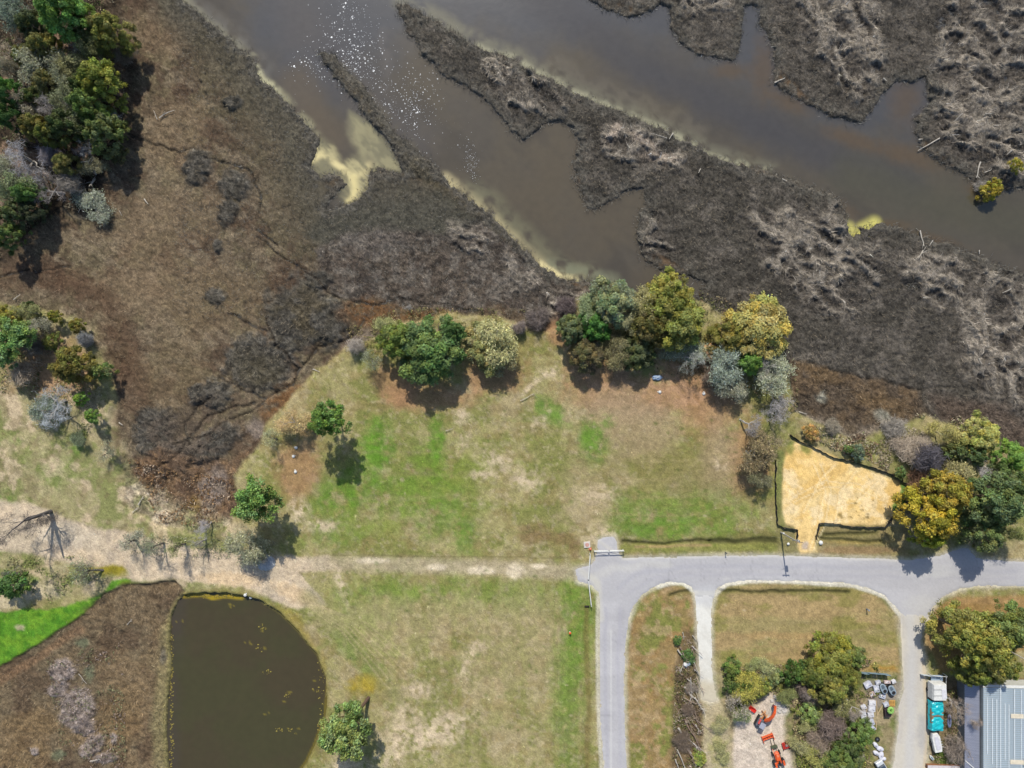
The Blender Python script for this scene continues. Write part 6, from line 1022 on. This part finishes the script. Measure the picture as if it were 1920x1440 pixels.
# sawn wood heap by the digger
for k in range(6):
    x, y, z = atz(1430 + R.uniform(-6, 6), 1340 + R.uniform(-6, 5), .3); r_ = empty('timber_offcut', ['lowest','second','third','fourth','fifth','topmost'][k] + ' orange brown offcut in the heap at the digger', 'timber', (x, y, z + k * .06), R.uniform(0, 3), 'timber heap beside the digger'); MB().box(0, 0, .1, .16, R.uniform(.9, 1.7), .12).obj('timber', pmat(R.choice([(206, 138, 84), (226, 176, 130), (160, 112, 80)])), r_); MB().box(0, .3, .18, .2, .06, .04).obj('batten', C_WD, r_)
# blue tarp under the shore trees; pale mound shaped to stand for sunlit ground under the pine
for (px, py, a_, b_, rgb, lb) in ((1231, 708, 1.0, .7, (150, 172, 200), 'pale blue tarp bundle in the shade of the shore trees'), (500, 1054, 1.8, 2.0, (176, 178, 180), 'pale grey mound standing for sunlit ground in the shade below the pine')):
    x, y, z = at(px, py); r_ = empty('pale_mound', lb, 'tarp', (x, y, z)); v = []; nu = 9
    for i in range(nu):
        for j in range(nu): u, w__ = i / (nu - 1) * 2 - 1, j / (nu - 1) * 2 - 1; q = math.sqrt(max(0, 1 - w__ * w__ / 2)); p_ = math.sqrt(max(0, 1 - u * u / 2)); u, w__ = u * q, w__ * p_; rr_ = max(0, 1 - u * u - w__ * w__); v.append((u * a_ + R.uniform(-.12, .12), w__ * b_ * .75 + R.uniform(-.12, .12), .6 * rr_ ** .5 + R.uniform(-.07, .07)))
    b = MB(); b.add((v, [(i * nu + j, (i + 1) * nu + j, (i + 1) * nu + j + 1, i * nu + j + 1) for i in range(nu - 1) for j in range(nu - 1)])); b.obj('sheet', pmat(rgb, .5, .4, 0, .2, 3), r_); MB().tube([(-a_, 0, .1), (0, .05, .8), (a_, 0, .1)], .02, 4).obj('rope', C_WH, r_)  # under the pine, sheet and rope only stand in for sunlit ground
for px, py, lb in ((557, 839, 'white pebble beside the shadow of the orange tan tree'), (552, 855, 'white stone on bare soil below the white pebble'), (556, 884, 'white stone at the edge of the lawn near the bare soil'), (1318, 738, 'pale rock in the duff under the silver oak'), (1236, 735, 'pale rock right of the blue tarp bundle'), (470,1120,'white stone on the pond bank, near the sandy track'), (462,1114,'smaller white stone on the pond bank')):
    x, y, z = at(px, py); r_ = empty('stone', lb, 'stone', (x, y, z), R.uniform(0, 3), 'scattered white stones'); q = MB().lathe([(.2, 0), (.32, .1), (.26, .22), (.08, .3)], 7).obj('rock', pmat((226, 226, 224)), r_); MB().lathe([(.08, 0), (.12, .05), (.04, .1)], 6, .34, .1).obj('chip', pmat((226, 226, 224)), r_)

# sun glints on the water painted as small white flakes, algae clumps on the pond
rf_ = np.random.default_rng(5); pts = []
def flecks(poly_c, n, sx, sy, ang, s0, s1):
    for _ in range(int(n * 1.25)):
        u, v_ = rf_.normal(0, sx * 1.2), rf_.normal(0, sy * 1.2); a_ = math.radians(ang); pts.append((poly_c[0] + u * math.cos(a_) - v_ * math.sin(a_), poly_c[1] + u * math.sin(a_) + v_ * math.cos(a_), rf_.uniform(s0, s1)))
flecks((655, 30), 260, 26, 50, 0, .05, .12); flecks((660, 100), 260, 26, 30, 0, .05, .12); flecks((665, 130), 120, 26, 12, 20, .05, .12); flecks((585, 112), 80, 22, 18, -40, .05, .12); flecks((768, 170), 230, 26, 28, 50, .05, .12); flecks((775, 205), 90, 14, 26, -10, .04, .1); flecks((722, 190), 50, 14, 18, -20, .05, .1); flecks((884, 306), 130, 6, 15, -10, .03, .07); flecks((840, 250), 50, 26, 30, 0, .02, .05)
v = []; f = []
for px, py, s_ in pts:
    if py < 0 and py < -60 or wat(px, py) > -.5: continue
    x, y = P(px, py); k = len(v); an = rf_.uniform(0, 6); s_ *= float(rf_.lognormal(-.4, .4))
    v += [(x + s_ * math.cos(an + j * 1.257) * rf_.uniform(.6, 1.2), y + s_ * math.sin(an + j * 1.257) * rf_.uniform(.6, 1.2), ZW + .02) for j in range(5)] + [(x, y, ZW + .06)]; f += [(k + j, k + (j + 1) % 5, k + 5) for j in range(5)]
b = MB(); b.v = v; b.f = f; b.obj('glint_flecks', pmat((255, 255, 255), .6, .3, 0, .03), kind='stuff', label='white flecks painted as sun glints on the tidal channel')
v = []; f = []
rim_ = [(320 + rf_.normal(0, 2), rf_.uniform(1190, 1440)) for _ in range(150)] + [(600 + rf_.normal(0, 4), rf_.uniform(1240, 1380)) for _ in range(40)] + [(rf_.uniform(345, 395), 1118 + rf_.normal(0, 2)) for _ in range(90)] + [(rf_.uniform(400, 455), 1119 + rf_.normal(0, 2)) for _ in range(60)] + [(c[0] + rf_.normal(0, 4), c[1] + rf_.normal(0, 3)) for c in [(490,1178),(484,1216),(594,1296),(546,1372),(522,1370),(500,1262),(536,1305)] for _ in range(10)]
for px, py in rim_:
    x, y = P(px, py); k = len(v); s_ = rf_.uniform(.05, .2); n = 7
    v += [(x + s_ * math.cos(j * 2 * PI / n) * rf_.uniform(.7, 1.2), y + s_ * math.sin(j * 2 * PI / n) * rf_.uniform(.7, 1.2), ZP - .02) for j in range(n)] + [(x, y, ZP + .08 + s_ * .4)]; f += [(k + j, k + (j + 1) % n, k + n) for j in range(n)]
b = MB(); b.v = v; b.f = f; b.obj('algae', pmat((150, 136, 70), .9, .1, 0, .25, 3), kind='stuff', label='yellow green algae clumps at the pond rim')
